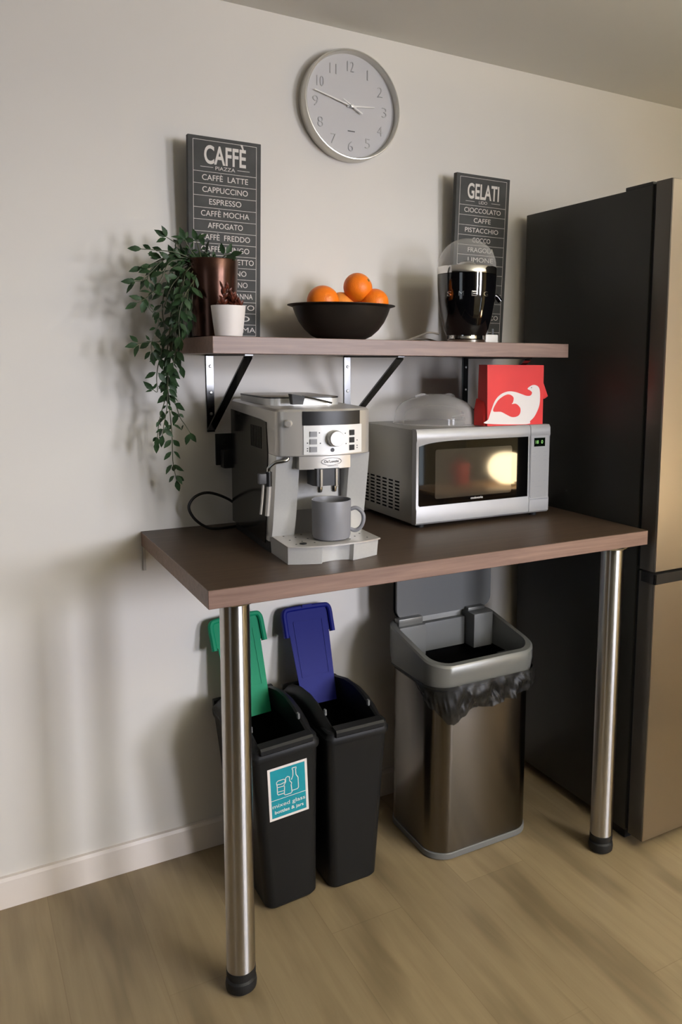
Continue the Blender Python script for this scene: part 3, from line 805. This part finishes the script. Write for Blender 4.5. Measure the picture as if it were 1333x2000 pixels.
# steam wand on the left
wx = -hw-0.016
P_('steam_pipe', tube(B(), [(-0.086, -0.062, 0.232), (-0.089, -0.068, 0.223), (-0.100, -0.068, 0.219), (-0.114, -0.062, 0.216), (wx+0.002, -0.056, 0.206), (wx, -0.054, 0.196)], 0.0042, 12), M['polished'])
P_('steam_grip', loft(B(), [[(wx+0.0075*math.cos(2*PI*k/16), -0.054+0.0075*math.sin(2*PI*k/16), z) for k in range(16)] for z in (0.164, 0.196)]), M['black_plastic'])
P_('grip_tab', box(B(), wx-0.023, wx-0.006, -0.060, -0.046, 0.170, 0.193, 0.0025), M['dark_mark'])
P_('frother_tube', tube(B(), [(wx+0.001, -0.054, 0.166), (wx-0.001, -0.052, 0.130), (wx-0.003, -0.050, 0.098)], 0.0050, 14, 3), M['silver_dim'])
P_('steam_tube', tube(B(), [(wx-0.011, -0.050, 0.168), (wx-0.014, -0.049, 0.130), (wx-0.017, -0.048, 0.102)], 0.0026, 10, 3), M['silver_dim'])
# mains cord
part('power_cord', tube(B(), [(0.250, -0.062, 0.950), (0.212, -0.058, 0.984), (0.163, -0.055, 1.004), (0.127, -0.058, 0.998), (0.108, -0.060, 0.974), (0.118, -0.062, 0.945), (0.142, -0.066, 0.922), (0.170, -0.075, 0.9125), (0.230, -0.070, 0.9125)], 0.0036, 10), M['dark_cord'], t)

# ================================================================== scoop on the machine
sc = Vector((0.325, -0.330, H+0.338))
t = thing('coffee_scoop', 'small black scoop with a thin handle lying on the coffee machine top', 'scoop', sc)
bm = B()
a = Vector((0.278, -0.372, H+0.3385)); 
loft(bm, [[a+Vector((-.013, -.010, .0)), a+Vector((.011, -.012, .0)), a+Vector((.013, .012, .0)), a+Vector((-.011, .012, .0))],
          [a+Vector((-.016, -.012, .024)), a+Vector((.015, -.014, .019)), a+Vector((.016, .013, .019)), a+Vector((-.015, .013, .024))]])
part('scoop_cup', bm, M['black_plastic'], t)
part('handle', tube(B(), [a+Vector((.014, 0, .018)), a+Vector((.055, .008, .010)), a+Vector((.095, .016, .001))], 0.0022, 8, 4), M['bracket'], t)

# ================================================================== mug
mc = Vector((0.3205, -0.468, H+0.0428))
t = thing('mug', 'plain grey mug under the coffee machine spout', 'mug', mc)
part('cup', lathe(B(), [(0.036, 0.0004), (0.0408, 0.003), (0.0430, 0.010), (0.0440, 0.086), (0.0435, 0.0885), (0.0417, 0.0880), (0.0405, 0.078), (0.0395, 0.012), (0.0340, 0.007)], mc, 64), M['mug'], t)
hd = Vector((0.86, -0.50, 0)).normalized()
bm = tube(B(), [mc+hd*0.0425+Vector((0, 0, .066)), mc+hd*0.056+Vector((0, 0, .069)), mc+hd*0.0695+Vector((0, 0, .058)), mc+hd*0.0720+Vector((0, 0, .042)), mc+hd*0.066+Vector((0, 0, .026)), mc+hd*0.054+Vector((0, 0, .018)), mc+hd*0.042+Vector((0, 0, .021))], 0.0046, 12)
part('handle', bm, M['mug'], t)

# ================================================================== microwave
x0, x1, y0, y1, z0, z1 = 0.632, 1.072, -0.300, -0.012, 0.919, 1.170
mo = Vector((0.852, -0.15, H))
t = thing('microwave', 'silver microwave oven with a black glass door on the table', 'microwave', mo)
part('case', box(B(), x0, x1, y0+0.006, y1, z0, z1, 0.004), M['mw_side'], t)
xd = 1.0025
def fascia(bm, xa, xb):
    prof = [(y0+0.006, z0), (-0.312, z0+0.001), (-0.317, z0+0.006), (-0.318, z0+0.040), (-0.3155, z0+0.046), (-0.3155, z1-0.034), (-0.318, z1-0.026), (-0.317, z1-0.006), (-0.312, z1+0.0015), (y0+0.006, z1+0.0015)]
    return prism(bm, prof, 'x', xa, xb)
dr = part('door', fascia(B(), x0-0.001, xd-0.0008), M['mw_front'], t)
cp = part('control_panel', fascia(B(), xd+0.0008, x1+0.001), M['mw_front'], t)
fm = lambda u, v, d: (u, -0.3156-d, v)
top = [(0.6385+0.356*(k/24)**1.6, 1.1270+0.0125*(1-(1-(k/24)**1.6)**9)) for k in range(25)]
gp = [(0.6385, 0.970), (xd-0.006, 0.970)] + top[::-1]
gp[0] = (0.6420, 0.9690); gp.insert(0, (0.6385, 0.9725))
part('glass', prism(B(), gp, 'y', -0.3172, -0.3150), M['mw_glass'], dr, label='black glass door window')
part('window', prism(B(), rrect(0.688, 0.938, 0.986, 1.117, 0.006, 3), 'y', -0.31745, -0.3171), M['mw_mesh'], dr)
bm = B(); text_bm(bm, 'cookworks', 0.822, 0.9775, 0.0062, fm, w=0.040, bold=0.012, depth=0.0022)
part('lettering', bm, M['white_print'], dr, smooth=None, weld=False)
part('touch_pad', prism(B(), rrect(xd+0.003, x1-0.004, 0.962, 1.146, 0.009, 5), 'y', -0.3170, -0.3150), M['mw_front'], cp)
part('display', box(B(), xd+0.0135, xd+0.0525, -0.3176, -0.3165, 1.110, 1.1345), M['lcd'], cp)
bm = B(); text_bm(bm, '18', xd+0.0235, 1.118, 0.0095, fm, w=0.010, bold=-0.01, depth=0.0023); text_bm(bm, '0', xd+0.0415, 1.118, 0.0095, fm, w=0.006, bold=-0.01, depth=0.0023)
part('digits', bm, M['lcd_on'], cp, smooth=None, weld=False)
bm = B(); random.seed(2)
for j, z in enumerate((1.094, 1.083, 1.070, 1.055, 1.040, 1.025, 1.011)):
    for i in range(3):
        x = xd+0.012+0.0205*i; w = (0.011, 0.004, 0.012)[i] if j < 3 else 0.0035
        if j == 6: w = 0.009
        rect_bm(bm, x-w/2+0.002, x+w/2+0.002, z-0.0012, z+0.0012, fm, d=0.0016)
rect_bm(bm, xd+0.020, xd+0.045, 0.9945, 0.9965, fm, d=0.0016); rect_bm(bm, xd+0.028, xd+0.036, 0.979, 0.981, fm, d=0.0016)
part('key_marks', bm, M['key_grey'], cp, smooth=None, weld=False)
part('release_bar', box(B(), xd+0.004, x1-0.004, -0.3192, -0.316, 0.9585, 0.9605), M['key_grey'], cp)
bm = B()
for i in range(6):
    for j in range(9):
        y = -0.225+0.036*i; z = 0.944+0.0095*j
        box(bm, x0-0.0004, x0+0.001, y, y+0.024, z, z+0.0045)
part('vent_grille', bm, M['bin_dark'], t)
for fx in (x0+0.03, x1-0.03):
    for fy in (-0.285, -0.045):
        part('foot', lathe(B(), [(0.011, H+0.0004-0.0), (0.012, z0+0.001)], (fx, fy, 0), 16), M['rubber'], t)

# ================================================================== things on the microwave
dc = Vector((0.790, -0.148, z1))
t = thing('plate_cover', 'clear plastic domed plate cover on top of the microwave', 'plate cover', dc)
prof = [(0.1215, 0.0008), (0.1215, 0.0035), (0.1170, 0.0050), (0.1155, 0.020), (0.1130, 0.036), (0.1050, 0.050), (0.0900, 0.062), (0.0700, 0.072), (0.0480, 0.080), (0.0260, 0.0845), (0.0005, 0.0855)]
part('dome', lathe(B(), prof, dc, 72, cap0=False), M['cover_clear'], t)
for s in (-1, 1):
    c = dc+Vector((s*0.040, -0.030*s*0.2, 0.0815))
    bm = tube(B(), [c+Vector((-0.022, 0, -0.004)), c+Vector((0, -0.004, 0.0015)), c+Vector((0.022, 0, -0.004))], 0.004, 8, 4)
    part('finger_grip', bm, M['cover_clear'], t)

bx0, bx1, by0, by1 = 0.8635, 1.0565, -0.302, -0.252
gb = Vector((0.960, -0.277, z1))
t = thing('gift_bag', 'red gift bag printed with a white dove on the microwave', 'bag', gb)
zb, zt = z1+0.0018, 1.3385
q0 = [(bx0, by0), (bx1, by0), (bx1, by1), (bx0, by1)]
q1 = [(bx0-0.001, by0+0.004), (bx1+0.002, by0+0.004), (bx1+0.002, by1-0.006), (bx0-0.001, by1-0.006)]
part('bag_body', loft(B(), [[(x, y, zb) for x, y in q0], [(x, y, zt-0.002) for x, y in q1], [(x, y, zt) for x, y in [(a*0.998+0.001, b) for a, b in q1]]]), M['red'], t, smooth=None)
part('side_flap', loft(B(), [[(bx0-0.004, by0+0.010, zb), (bx0-0.0012, by0+0.008, zb), (bx0-0.0012, by1, zb), (bx0-0.010, by1, zb)],
                             [(bx0-0.007, by0+0.014, zb+0.032), (bx0-0.0012, by0+0.008, zb+0.046), (bx0-0.0012, by1, zb+0.050), (bx0-0.010, by1, zb+0.045)],
                             [(bx0-0.002, by0+0.020, zb+0.064), (bx0-0.0012, by0+0.016, zb+0.066), (bx0-0.0012, by1, zb+0.074), (bx0-0.004, by1, zb+0.072)]]), M['red'], t)
part('side_flap', loft(B(), [[(bx1+0.001, by0+0.006, zt-0.050), (bx1+0.001, by0+0.040, zt-0.050), (bx1+0.004, by0+0.040, zt-0.050), (bx1+0.004, by0+0.006, zt-0.050)],
                             [(bx1+0.001, by0+0.004, zt-0.086), (bx1+0.001, by0+0.040, zt-0.086), (bx1+0.020, by0+0.040, zt-0.088), (bx1+0.020, by0+0.004, zt-0.088)],
                             [(bx1+0.001, by0+0.006, zt-0.096), (bx1+0.001, by0+0.040, zt-0.096), (bx1+0.010, by0+0.040, zt-0.095), (bx1+0.010, by0+0.006, zt-0.095)]]), M['red'], t)
DOVE = [(0.8589,1.1789),(0.8665,1.1903),(0.8764,1.2159),(0.889,1.2415),(0.9072,1.2576),(0.9312,1.2655),(0.9558,1.2643),(0.9779,1.2584),(0.9976,1.2528),(1.0115,1.2535),(1.0169,1.2614),(1.0099,1.2676),(1.0008,1.2722),(1.0079,1.2783),(1.0189,1.2826),(1.0302,1.282),(1.0401,1.2766),(1.045,1.2655),(1.0458,1.2432),(1.0436,1.2254),(1.0357,1.2077),(1.0249,1.1923),(1.0112,1.1816),(0.9974,1.1731)]
HEART = [(0.8818,1.2127),(0.8945,1.237),(0.9101,1.2497),(0.9288,1.2573),(0.9424,1.2558),(0.9519,1.2482),(0.9501,1.236),(0.9459,1.2309),(0.9595,1.2315),(0.9707,1.2247),(0.9766,1.2157),(0.9742,1.2026),(0.9634,1.1954),(0.947,1.1945),(0.9304,1.2006),(0.9086,1.2099)]
EYE = (1.0147, 1.2755)

def cr(pts, n=4):
    P = [Vector((a, b, 0)) for a, b in pts]; out = []; N = len(P)
    for i in range(N):
        p0, p1, p2, p3 = P[i-1], P[i], P[(i+1) % N], P[(i+2) % N]
        for k in range(n):
            q = k/n; v = 0.5*((2*p1)+(p2-p0)*q+(2*p0-5*p1+4*p2-p3)*q*q+(3*p1-p0-3*p2+p3)*q**3)
            out.append((v.x, v.y))
    return out
def fbag(u, v, d):
    q = (v-zb)/(zt-zb); return (u, by0+0.004*q-0.0004-d, v)
bm = poly_bm(B(), [(u, max(v, zb+0.001)) for u, v in cr(DOVE)], fbag)
dv = part('dove_print', bm, M['white_print'], t, smooth=None, weld=False, label='white dove print')
bm = poly_bm(B(), cr(HEART), fbag, 0.0003)
part('heart_print', bm, M['red'], dv, smooth=None, weld=False, label='red heart on the dove')
bm = B(); rect_bm(bm, EYE[0]-0.0014, EYE[0]+0.0014, EYE[1]-0.0014, EYE[1]+0.0014, fbag, 0.0003)
part('eye_print', bm, M['dark_mark'], dv, smooth=None, weld=False)
kc = Vector((0.925, -0.10, z1))
solo('white_cable', tube(B(), [(0.905, -0.150, z1+0.006), (0.925, -0.130, z1+0.014), (0.930, -0.095, z1+0.018), (0.915, -0.060, z1+0.010), (0.930, -0.030, z1+0.006)], 0.0042, 8), M['white_plastic'], 'short white cable end between the plate cover and gift bag', 'cable', kc)

# ================================================================== wall socket
so = Vector((0.243, 0, 1.063))
t = thing('wall_socket', 'dark wall socket with a plug beside the coffee machine', 'socket', so)
part('faceplate', box(B(), 0.196, 0.290, -0.010, -0.0005, 1.068, 1.152, 0.002), M['black_plastic'], t)
part('white_edge', box(B(), 0.1945, 0.2915, -0.004, -0.0004, 1.0665, 1.1535, 0.001), M['white_plastic'], t)
part('plug', box(B(), 0.206, 0.246, -0.042, -0.010, 1.062, 1.112, 0.006), M['black_plastic'], t)
part('switch', box(B(), 0.212, 0.224, -0.014, -0.009, 1.122, 1.142, 0.002), M['black_plastic'], t)

# ================================================================== refrigerator
fx = 1.1895; fx1 = fx+0.60
t = thing('refrigerator', 'tall fridge freezer with dark sides and a brushed steel front', 'fridge', (1.49, -0.31, 0))
bm = B(); box(bm, fx, fx1, -0.5535, -0.035, 0.03, 1.802, 0.003)
part('cabinet', bm, M['fridge_side'], t)
part('hinge_cover', box(B(), fx+0.0005, fx1-0.0005, -0.553, -0.457, 1.8015, 1.8115, 0.002), M['fridge_side'], t)
part('toe_kick', box(B(), fx+0.01, fx1-0.01, -0.545, -0.45, 0.0, 0.032), M['rubber'], t)
def fdoor(za, zb_):
    d = part('door', prism(B(), rrect(fx, fx1, -0.6177, -0.5640, 0.004, 4), 'z', za, zb_), M['fridge_edge'], t)
    part('steel_front', box(B(), fx+0.0015, fx1-0.0015, -0.6200, -0.6160, za+0.0005, zb_-0.0005, 0.0012, 1), M['fridge_door'], d, label='brushed steel door skin')
    part('door_seal', box(B(), fx+0.006, fx1-0.006, -0.5640, -0.5535, za+0.004, zb_-0.004), M['rubber'], d)
    return d
d1 = fdoor(0.795, 1.8085); d2 = fdoor(0.030, 0.789)
bm = B()
box(bm, fx-0.004, fx+0.44, -0.6255, -0.6195, 0.7625, 0.7910, 0.001, 1)
box(bm, fx-0.004, fx+0.002, -0.6255, -0.5750, 0.7625, 0.7910, 0.001, 1)
part('handle', bm, M['black_plastic'], d2, label='black handle strip')
bm = lathe(B(), [(0.004, 0.040), (0.004, 0.046), (0.0001, 0.047)], (fx+0.015, -0.57, 0), 10)
part('foot', bm, M['screw'], t)

# ================================================================== slim recycling bins (local frame: origin at base centre)
def slim_bin(label, loc, lean, lid_mat, lid_label, sticker):
    t = thing('recycling_bin', label, 'bin', loc, (0, lean, 0), 'slim recycling bins under the table')
    Q = lambda name, bm, m, par=t, **k: part(name, bm, m, par, local=True, **k)
    # shell: outer wall up, inner wall down
    def lp(hx, ya, yb, r, z): return [(x, y, z) for x, y in rrect(-hx, hx, ya, yb, r, 5)]
    shell = [lp(.062, -.138, .138, .020, 0.0006), lp(.068, -.144, .144, .024, .008), lp(.080, -.160, .152, .022, .30), lp(.085, -.166, .155, .020, .405), lp(.086, -.167, .156, .018, .412)]
    inner = [lp(.076, -.152, .146, .014, .412), lp(.064, -.130, .130, .014, .03)]
    Q('body', loft(B(), shell+inner), M['bin_black'])
    # collar: front lip and curved saddle sides
    prof = [(-.158, .4362), (-.150, .440), (-.130, .447), (-.095, .459), (-.060, .470), (-.010, .477), (.050, .474), (.110, .460), (.150, .440)]
    for s in (-1, 1):
        loops = []
        for y, z in prof:
            w_ = min(1, max(0, (y+.158)/.06)); loops.append([(s*(.079+.0075*w_), y, .412), (s*(.079+.0075*w_), y, max(.418, z-.020)), (s*(.077+.006*w_), y, z-.012), (s*.074, y, z-.004), (s*.066, y, z), (s*.061, y, z-.004), (s*.060, y, .412)])
        Q('saddle_side', loft(B(), loops), M['bin_black'])
        Q('clip', box(B(), s*.0615-.003, s*.0615+.003, -.104, -.094, .452, .468, .0012, 1), M['bin_grey'])
    band = [lp(.0875, -.172, .158, .020, .404), lp(.0885, -.173, .159, .020, .408), lp(.0885, -.173, .159, .020, .4185), lp(.084, -.170, .156, .018, .424), lp(.0835, -.169, .156, .018, .432), lp(.080, -.165, .152, .016, .436), lp(.072, -.150, .148, .012, .436), lp(.072, -.150, .148, .012, .404)]
    Q('rim_band', loft(B(), band, False, False), M['bin_black'])
    Q('front_lip', prism(B(), [(-.148, .424), (-.1745, .424), (-.1790, .428), (-.1790, .4375), (-.1745, .4430), (-.152, .4460), (-.148, .440)], 'x', -.066, .066), M['bin_black'])
    Q('back_wall', box(B(), -.084, .084, .138, .156, .404, .446, .004), M['bin_black'])
    # open lid leaning on the wall
    a = Vector((0, .075, .405)); b = Vector((0, .176, .652)); dv_ = (b-a).normalized(); nn = Vector((0, dv_.z, -dv_.y)) * -1
    Ln = (b-a).length
    F = lambda u, v, d: a+Vector((u, 0, 0))+dv_*v+nn*d
    def slab(bm, pts, d0, d1): return loft(bm, [[F(u, v, d0) for u, v in pts], [F(u, v, d1) for u, v in pts]])
    outl = [(-.050, 0), (.050, 0), (.059, Ln-.075), (.066, Ln-.074), (.066, Ln-.010), (.058, Ln), (-.058, Ln), (-.066, Ln-.010), (-.066, Ln-.074), (-.059, Ln-.075)]
    l = Q('lid', slab(B(), outl, 0, .004), lid_mat, label=lid_label)
    pth = [(-.0690, Ln-.080), (-.0690, Ln-.050), (-.0690, Ln-.022), (-.0655, Ln-.009), (-.0560, Ln-.004), (-.02, Ln-.003), (.02, Ln-.003), (.0560, Ln-.004), (.0655, Ln-.009), (.0690, Ln-.022), (.0690, Ln-.050), (.0690, Ln-.080)]
    bm = B(); loops = []; PP = smooth_path([(p[0], p[1], 0) for p in pth], 4)
    for k, p in enumerate(PP):
        tg = (PP[min(k+1, len(PP)-1)]-PP[max(k-1, 0)]).normalized(); nx, ny = -tg.y, tg.x
        loops.append([F(p.x+nx*q, p.y+ny*q, d) for q, d in ((-.0065, -.003), (-.0065, .010), (-.003, .0135), (.003, .0135), (.0065, .010), (.0065, -.003))])
    loft(bm, loops)
    Q('lid_rim', bm, lid_mat, l, smooth=40)
    bm = B()
    slab(bm, [(-.016, Ln-.004), (.016, Ln-.004), (.014, Ln+.004), (-.014, Ln+.004)], -.003, .016)
    Q('lid_tab', bm, lid_mat, l)
    pn = [(-.040, .075), (.040, .075), (.043, Ln-.040), (-.043, Ln-.040)]
    bm = B()
    for i in range(4):
        p, q = pn[i], pn[(i+1) % 4]
        dx, dy = q[0]-p[0], q[1]-p[1]; ll = math.hypot(dx, dy); nx, ny = -dy/ll*.0016, dx/ll*.0016
        slab(bm, [(p[0]-nx, p[1]-ny), (q[0]-nx, q[1]-ny), (q[0]+nx, q[1]+ny), (p[0]+nx, p[1]+ny)], .003, .0055)
    Q('panel_ridge', bm, lid_mat, l)
    if sticker:
        # on the front face, which slopes in towards the floor
        def fs(u, v, d):
            y = -.144-(.022)*((v-.008)/(.397)); y = -.144-.016*min(1, (v-.008)/.292)-(.006*max(0, (v-.30)/.105))
            return (u, y-.0006-d, v)
        u0, u1, v0, v1 = -.050, .051, .243, .381
        st = Q('sticker', rect_bm(B(), u0, u1, v0, v1, fs), M['white_print'], smooth=None, weld=False, label='teal and white mixed glass sticker')
        bm = B(); m_ = .0062; zl = v0+.053
        rect_bm(bm, u0+m_, u1-m_, v0+m_, zl-.0007, fs, .0002); rect_bm(bm, u0+m_, u1-m_, zl+.0007, v1-m_, fs, .0002)
        Q('sticker_field', bm, M['sticker_teal'], st, smooth=None, weld=False)
        bm = B(); c = (u0+u1)/2; lw = .0019; d = .0004
        text_bm(bm, 'mixed glass', c, v0+.0325, 0.0098, fs, w=.084, bold=.014, depth=d)
        text_bm(bm, 'bottles & jars', c, v0+.0165, 0.0082, fs, w=.074, bold=.014, depth=d)
        # tall bottle, short bottle, jar
        bx, bz = c+.017, zl+.012
        line_bm(bm, [(bx-.006, bz), (bx+.006, bz), (bx+.009, bz+.003), (bx+.009, bz+.030), (bx+.004, bz+.039), (bx+.0036, bz+.054), (bx+.005, bz+.055), (bx+.005, bz+.059), (bx-.005, bz+.059), (bx-.005, bz+.055), (bx-.0036, bz+.054), (bx-.004, bz+.039), (bx-.008, bz+.030)], lw, fs, d)
        bx, bz = c-.001, zl+.006
        line_bm(bm, [(bx-.007, bz), (bx+.007, bz), (bx+.010, bz+.003), (bx+.0085, bz+.022), (bx+.010, bz+.027), (bx+.005, bz+.034), (bx+.005, bz+.044), (bx, bz+.047), (bx-.005, bz+.044), (bx-.005, bz+.034), (bx-.010, bz+.027), (bx-.0085, bz+.022), (bx-.010, bz+.003)], lw, fs, d, closed=True)
        bx, bz = c-.019, zl+.012
        line_bm(bm, [(bx+.008, bz), (bx-.007, bz), (bx-.009, bz+.003), (bx-.009, bz+.026), (bx-.010, bz+.029), (bx-.010, bz+.034), (bx-.006, bz+.037), (bx+.008, bz+.037), (bx+.012, bz+.034), (bx+.011, bz+.028)], lw, fs, d)
        line_bm(bm, [(bx-.009, bz+.028), (bx, bz+.026), (bx+.010, bz+.028)], lw, fs, d); line_bm(bm, [(bx-.009, bz+.008), (bx+.007, bz+.007)], lw*.8, fs, d); line_bm(bm, [(bx-.009, bz+.020), (bx+.007, bz+.019)], lw*.8, fs, d)
        Q('sticker_print', bm, M['white_print'], st, smooth=None, weld=False)
    return t
slim_bin('slim charcoal recycling bin with green lid and mixed glass sticker', (0.2700, -0.2030, 0.0045), R(-3.4), M['bin_green'], 'green flip lid', True)
slim_bin('slim charcoal recycling bin with an open blue lid', (0.4385, -0.2030, 0.0), 0.0, M['bin_blue'], 'blue flip lid', False)

# ================================================================== steel kitchen bin
bx0, bx1, by0, by1 = 0.650, 0.995, -0.385, -0.115
t = thing('kitchen_bin', 'brushed steel kitchen bin with grey collar and open flap lid', 'bin', ((bx0+bx1)/2, -0.25, 0))
def bl(ins, z, r=0.055, bulge=0.016, dz=None):
    out = []
    xm = (bx0+bx1)/2; hx = (bx1-bx0)/2-ins
    for x, y in rrect(bx0+ins, bx1-ins, by0+ins, by1-ins, r, 8):
        if y < -0.25:
            q = (x-xm)/hx; y -= bulge*max(0, 1-q*q)
        zz = z if dz is None else z+dz*(y-by0)/(by1-by0)
        out.append((x, y, zz))
    return out
part('base_ring', loft(B(), [bl(.008, .0006), bl(.004, .004), bl(.004, .018), bl(.006, .020)]), M['bin_grey'], t)
part('body', loft(B(), [bl(.008, .019), bl(.006, .022), bl(.006, .475), bl(.012, .480), bl(.020, .480), bl(.020, .05)]), M['bin_steel'], t)
part('collar', loft(B(), [bl(.004, .482), bl(0, .486), bl(-.004, .520), bl(-.004, .548, dz=.052), bl(0, .553, dz=.052), bl(.013, .553, dz=.052, r=.045), bl(.020, .530, dz=.040, r=.04), bl(.022, .484, r=.04)], False, False), M['bin_collar'], t)
# hinge housings along the back edge
xs_ = [(0.668, 0.755, -0.172, 0.592), (0.757, 0.905, -0.150, 0.586), (0.907, 0.975, -0.196, 0.603)]
for i, (xa, xb, yf, zt_) in enumerate(xs_):
    part('hinge_housing', box(B(), xa, xb, yf, -0.128, 0.500, zt_, 0.003), M['bin_grey'], t)
for xa, xb in ((0.672, 0.752), (0.911, 0.972)): part('hinge_block', box(B(), xa, xb, -0.158, -0.132, 0.590, 0.612, 0.003), M['bin_collar'], t)
part('sensor', box(B(), 0.862, 0.900, by0-0.0130+0.016, by0+0.012+0.004, 0.548, 0.5535, 0.001, 1), M['rubber'], t)
lidp = rrect(0.676, 1.006, 0.604, 0.862, 0.03, 5)
part('lid', prism(B(), lidp, 'y', -0.138, -0.128), M['bin_grey'], t)
part('lid_edge', prism(B(), [(a*1.012-0.010, 0.733+(b-0.733)*1.01) for a, b in lidp], 'y', -0.128, -0.120), M['bin_dark'], t)
# liner
lt = thing('bin_liner', 'black plastic bag lining the steel bin and hanging over its front', 'bin bag', ((bx0+bx1)/2, -0.25, 0.30))
bm = B(); random.seed(8)
path = [p for p in bl(-.003, 0)]
n = len(path)
# skirt hanging below the collar around left, front and right
idx = [i for i in range(n) if path[i][1] < -0.16]
P = [Vector(path[i]) for i in idx[1:]+idx[:1]]
acc = [0.0]
for k in range(1, len(P)): acc.append(acc[-1]+(P[k]-P[k-1]).length)
PU = []; k = 0
for i in range(241):
    s_ = acc[-1]*i/240
    while k < len(P)-2 and acc[k+1] < s_: k += 1
    PU.append(P[k].lerp(P[k+1], (s_-acc[k])/max(1e-9, acc[k+1]-acc[k])))
P = PU
m_ = len(P)
rows = []
from mathutils import noise as mnoise
DR = [(0, .004), (.17, .007), (.24, .040), (.30, .082), (.345, .104), (.385, .086), (.43, .068), (.50, .075), (.58, .066), (.66, .054), (.74, .042), (.82, .030), (.90, .018), (1, .008)]
def drop(q):
    for (qa, da), (qb, db) in zip(DR, DR[1:]):
        if q <= qb:
            w = (q-qa)/(qb-qa); return da+(db-da)*w+0.012*min(1, da/.04)*mnoise.noise(Vector((q*38, 3.1, 0)))
    return DR[-1][1]
NR = 14
for r in range(NR+1):
    rr = r/NR; row = []
    for i, p in enumerate(P):
        q = i/(m_-1); cc = Vector((0.82, -0.24, 0)); o = (Vector((p.x, p.y, 0))-cc).normalized()
        d_ = max(0.004, drop(q)); amp = min(1, d_/0.05)
        f1 = mnoise.noise(Vector((q*30+rr*0.8, rr*1.2, 0)))
        f2 = abs(mnoise.noise(Vector((q*55-rr*1.5, rr*1.8, 5))))
        f3 = mnoise.noise(Vector((q*18, rr*3.0, 9)))
        off = 0.004+amp*(min(1, rr*3)*0.004+rr**0.7*(f1*0.013+f2*0.010)+rr*(1-rr)*f3*0.018)
        row.append(bm.verts.new(Vector((p.x, p.y, 0.496-d_*rr))+o*max(0.0022, off)))
    rows.append(row)
for a, b in zip(rows, rows[1:]):
    for i in range(m_-1): bm.faces.new((a[i], a[i+1], b[i+1], b[i]))
part('bag_overhang', bm, M['liner'], lt, smooth=70)
bm = loft(B(), [bl(.0235, .505, r=.04), bl(.028, .36, r=.04), bl(.05, .30, r=.04)], False, True)
part('bag_inside', bm, M['bin_dark'], lt)

# ================================================================== across the room, seen mirrored in the microwave door; then unseen added light helpers
so = Vector((2.62, -2.70, 0))
t = thing('sideboard', 'low oak sideboard across the room, mirrored in the microwave door', 'sideboard', so)
part('top', box(B(), 2.10, 3.14, -2.90, -2.50, 0.53, 0.555, 0.003), M['sideboard'], t)
part('carcass', box(B(), 2.12, 3.12, -2.885, -2.515, 0.10, 0.53, 0.003), M['sideboard'], t)
for k in range(2):
    d = part('door', box(B(), 2.125+0.4975*k, 2.6175+0.4975*k, -2.515, -2.500, 0.11, 0.52, 0.002), M['sideboard'], t)
    part('knob', lathe(B(), [(0.008, 0.0), (0.010, 0.016), (0.0001, 0.018)], (2.58+0.08*k, -2.500, 0.33), 14, 'y'), M['screw'], d)
for a in (2.16, 3.08):
    for b in (-2.86, -2.54): part('leg', lathe(B(), [(0.012, 0.0), (0.018, 0.10)], (a, b, 0), 12), M['sideboard'], t)
lc = Vector((2.70, -2.66, 0.555))
t = thing('table_lamp', 'round glowing table lamp across the room, mirrored in the microwave door', 'lamp', lc)
part('base', lathe(B(), [(0.06, 0.0006), (0.06, 0.012), (0.05, 0.016)], lc, 32), M['screw'], t)
gl = [(0.045, 0.016)]+[(0.125*math.cos(R(a))**0.8+0.0005, 0.115+0.098*math.sin(R(a))) for a in range(-75, 91, 11)]
part('shade', lathe(B(), gl, lc, 40), M['lamp_shade'], t)
rc = Vector((2.44, -2.82, 0.5555))
t = thing('paper_bag', 'small red paper bag beside the lamp, mirrored in the microwave door', 'bag', rc)
part('bag_body', box(B(), rc.x-0.05, rc.x+0.05, rc.y-0.03, rc.y+0.03, rc.z, rc.z+0.14, 0.002), M['red'], t)
part('handle', tube(B(), [rc+Vector((-.022, 0, .138)), rc+Vector((-.015, 0, .175)), rc+Vector((.015, 0, .175)), rc+Vector((.022, 0, .138))], 0.003, 6), M['red'], t)

fl = Vector((1.45, -2.75, 0))  # added stand and shade around the warm fill light, out of view
t = thing('added_uplighter', 'unseen uplighter added behind the viewpoint to fill the shadows', 'lamp', fl)
part('base', lathe(B(), [(0.14, 0.0006), (0.14, 0.015), (0.02, 0.028)], fl, 40), M['screw'], t)
part('pole', lathe(B(), [(0.012, 0.02), (0.012, 1.44)], fl, 20), M['screw'], t)
part('shade', lathe(B(), [(0.03, 1.43), (0.10, 1.47), (0.19, 1.56), (0.195, 1.56), (0.105, 1.465), (0.03, 1.42)], fl, 48), M['white_plastic'], t)

wd = Vector((-0.75, -4.28, 0))  # added, unseen: a dark mass for the chrome legs to reflect
t = thing('added_wardrobe', 'unseen dark cabinet added behind the viewpoint to darken chrome reflections', 'added_wardrobe', wd)
part('carcass', box(B(), -2.20, 0.70, -4.56, -4.02, 0.0006, 2.10, 0.004), M['dark_oak'], t)
for k in range(4):
    d = part('door', box(B(), -2.19+0.722*k, -1.475+0.722*k, -4.018, -3.998, 0.06, 2.08, 0.002), M['dark_oak'], t)
    part('knob', lathe(B(), [(0.008, 0.0), (0.011, 0.018), (0.0001, 0.020)], (-1.54+0.722*k, -3.998, 1.05), 14, 'y'), M['screw'], d)

rg = Vector((-0.1, -2.5, 0.0))  # added, unseen: darkens what the legs and fridge door reflect
solo('added_rug', loft(B(), [[(x, y, z) for x, y in rrect(-2.2, 2.0, -3.85, -1.30, 0.02, 3)] for z in (0.0006, 0.010)]), M['added_rug'], 'unseen charcoal mat added behind the viewpoint to darken floor reflections', 'added_rug', rg)
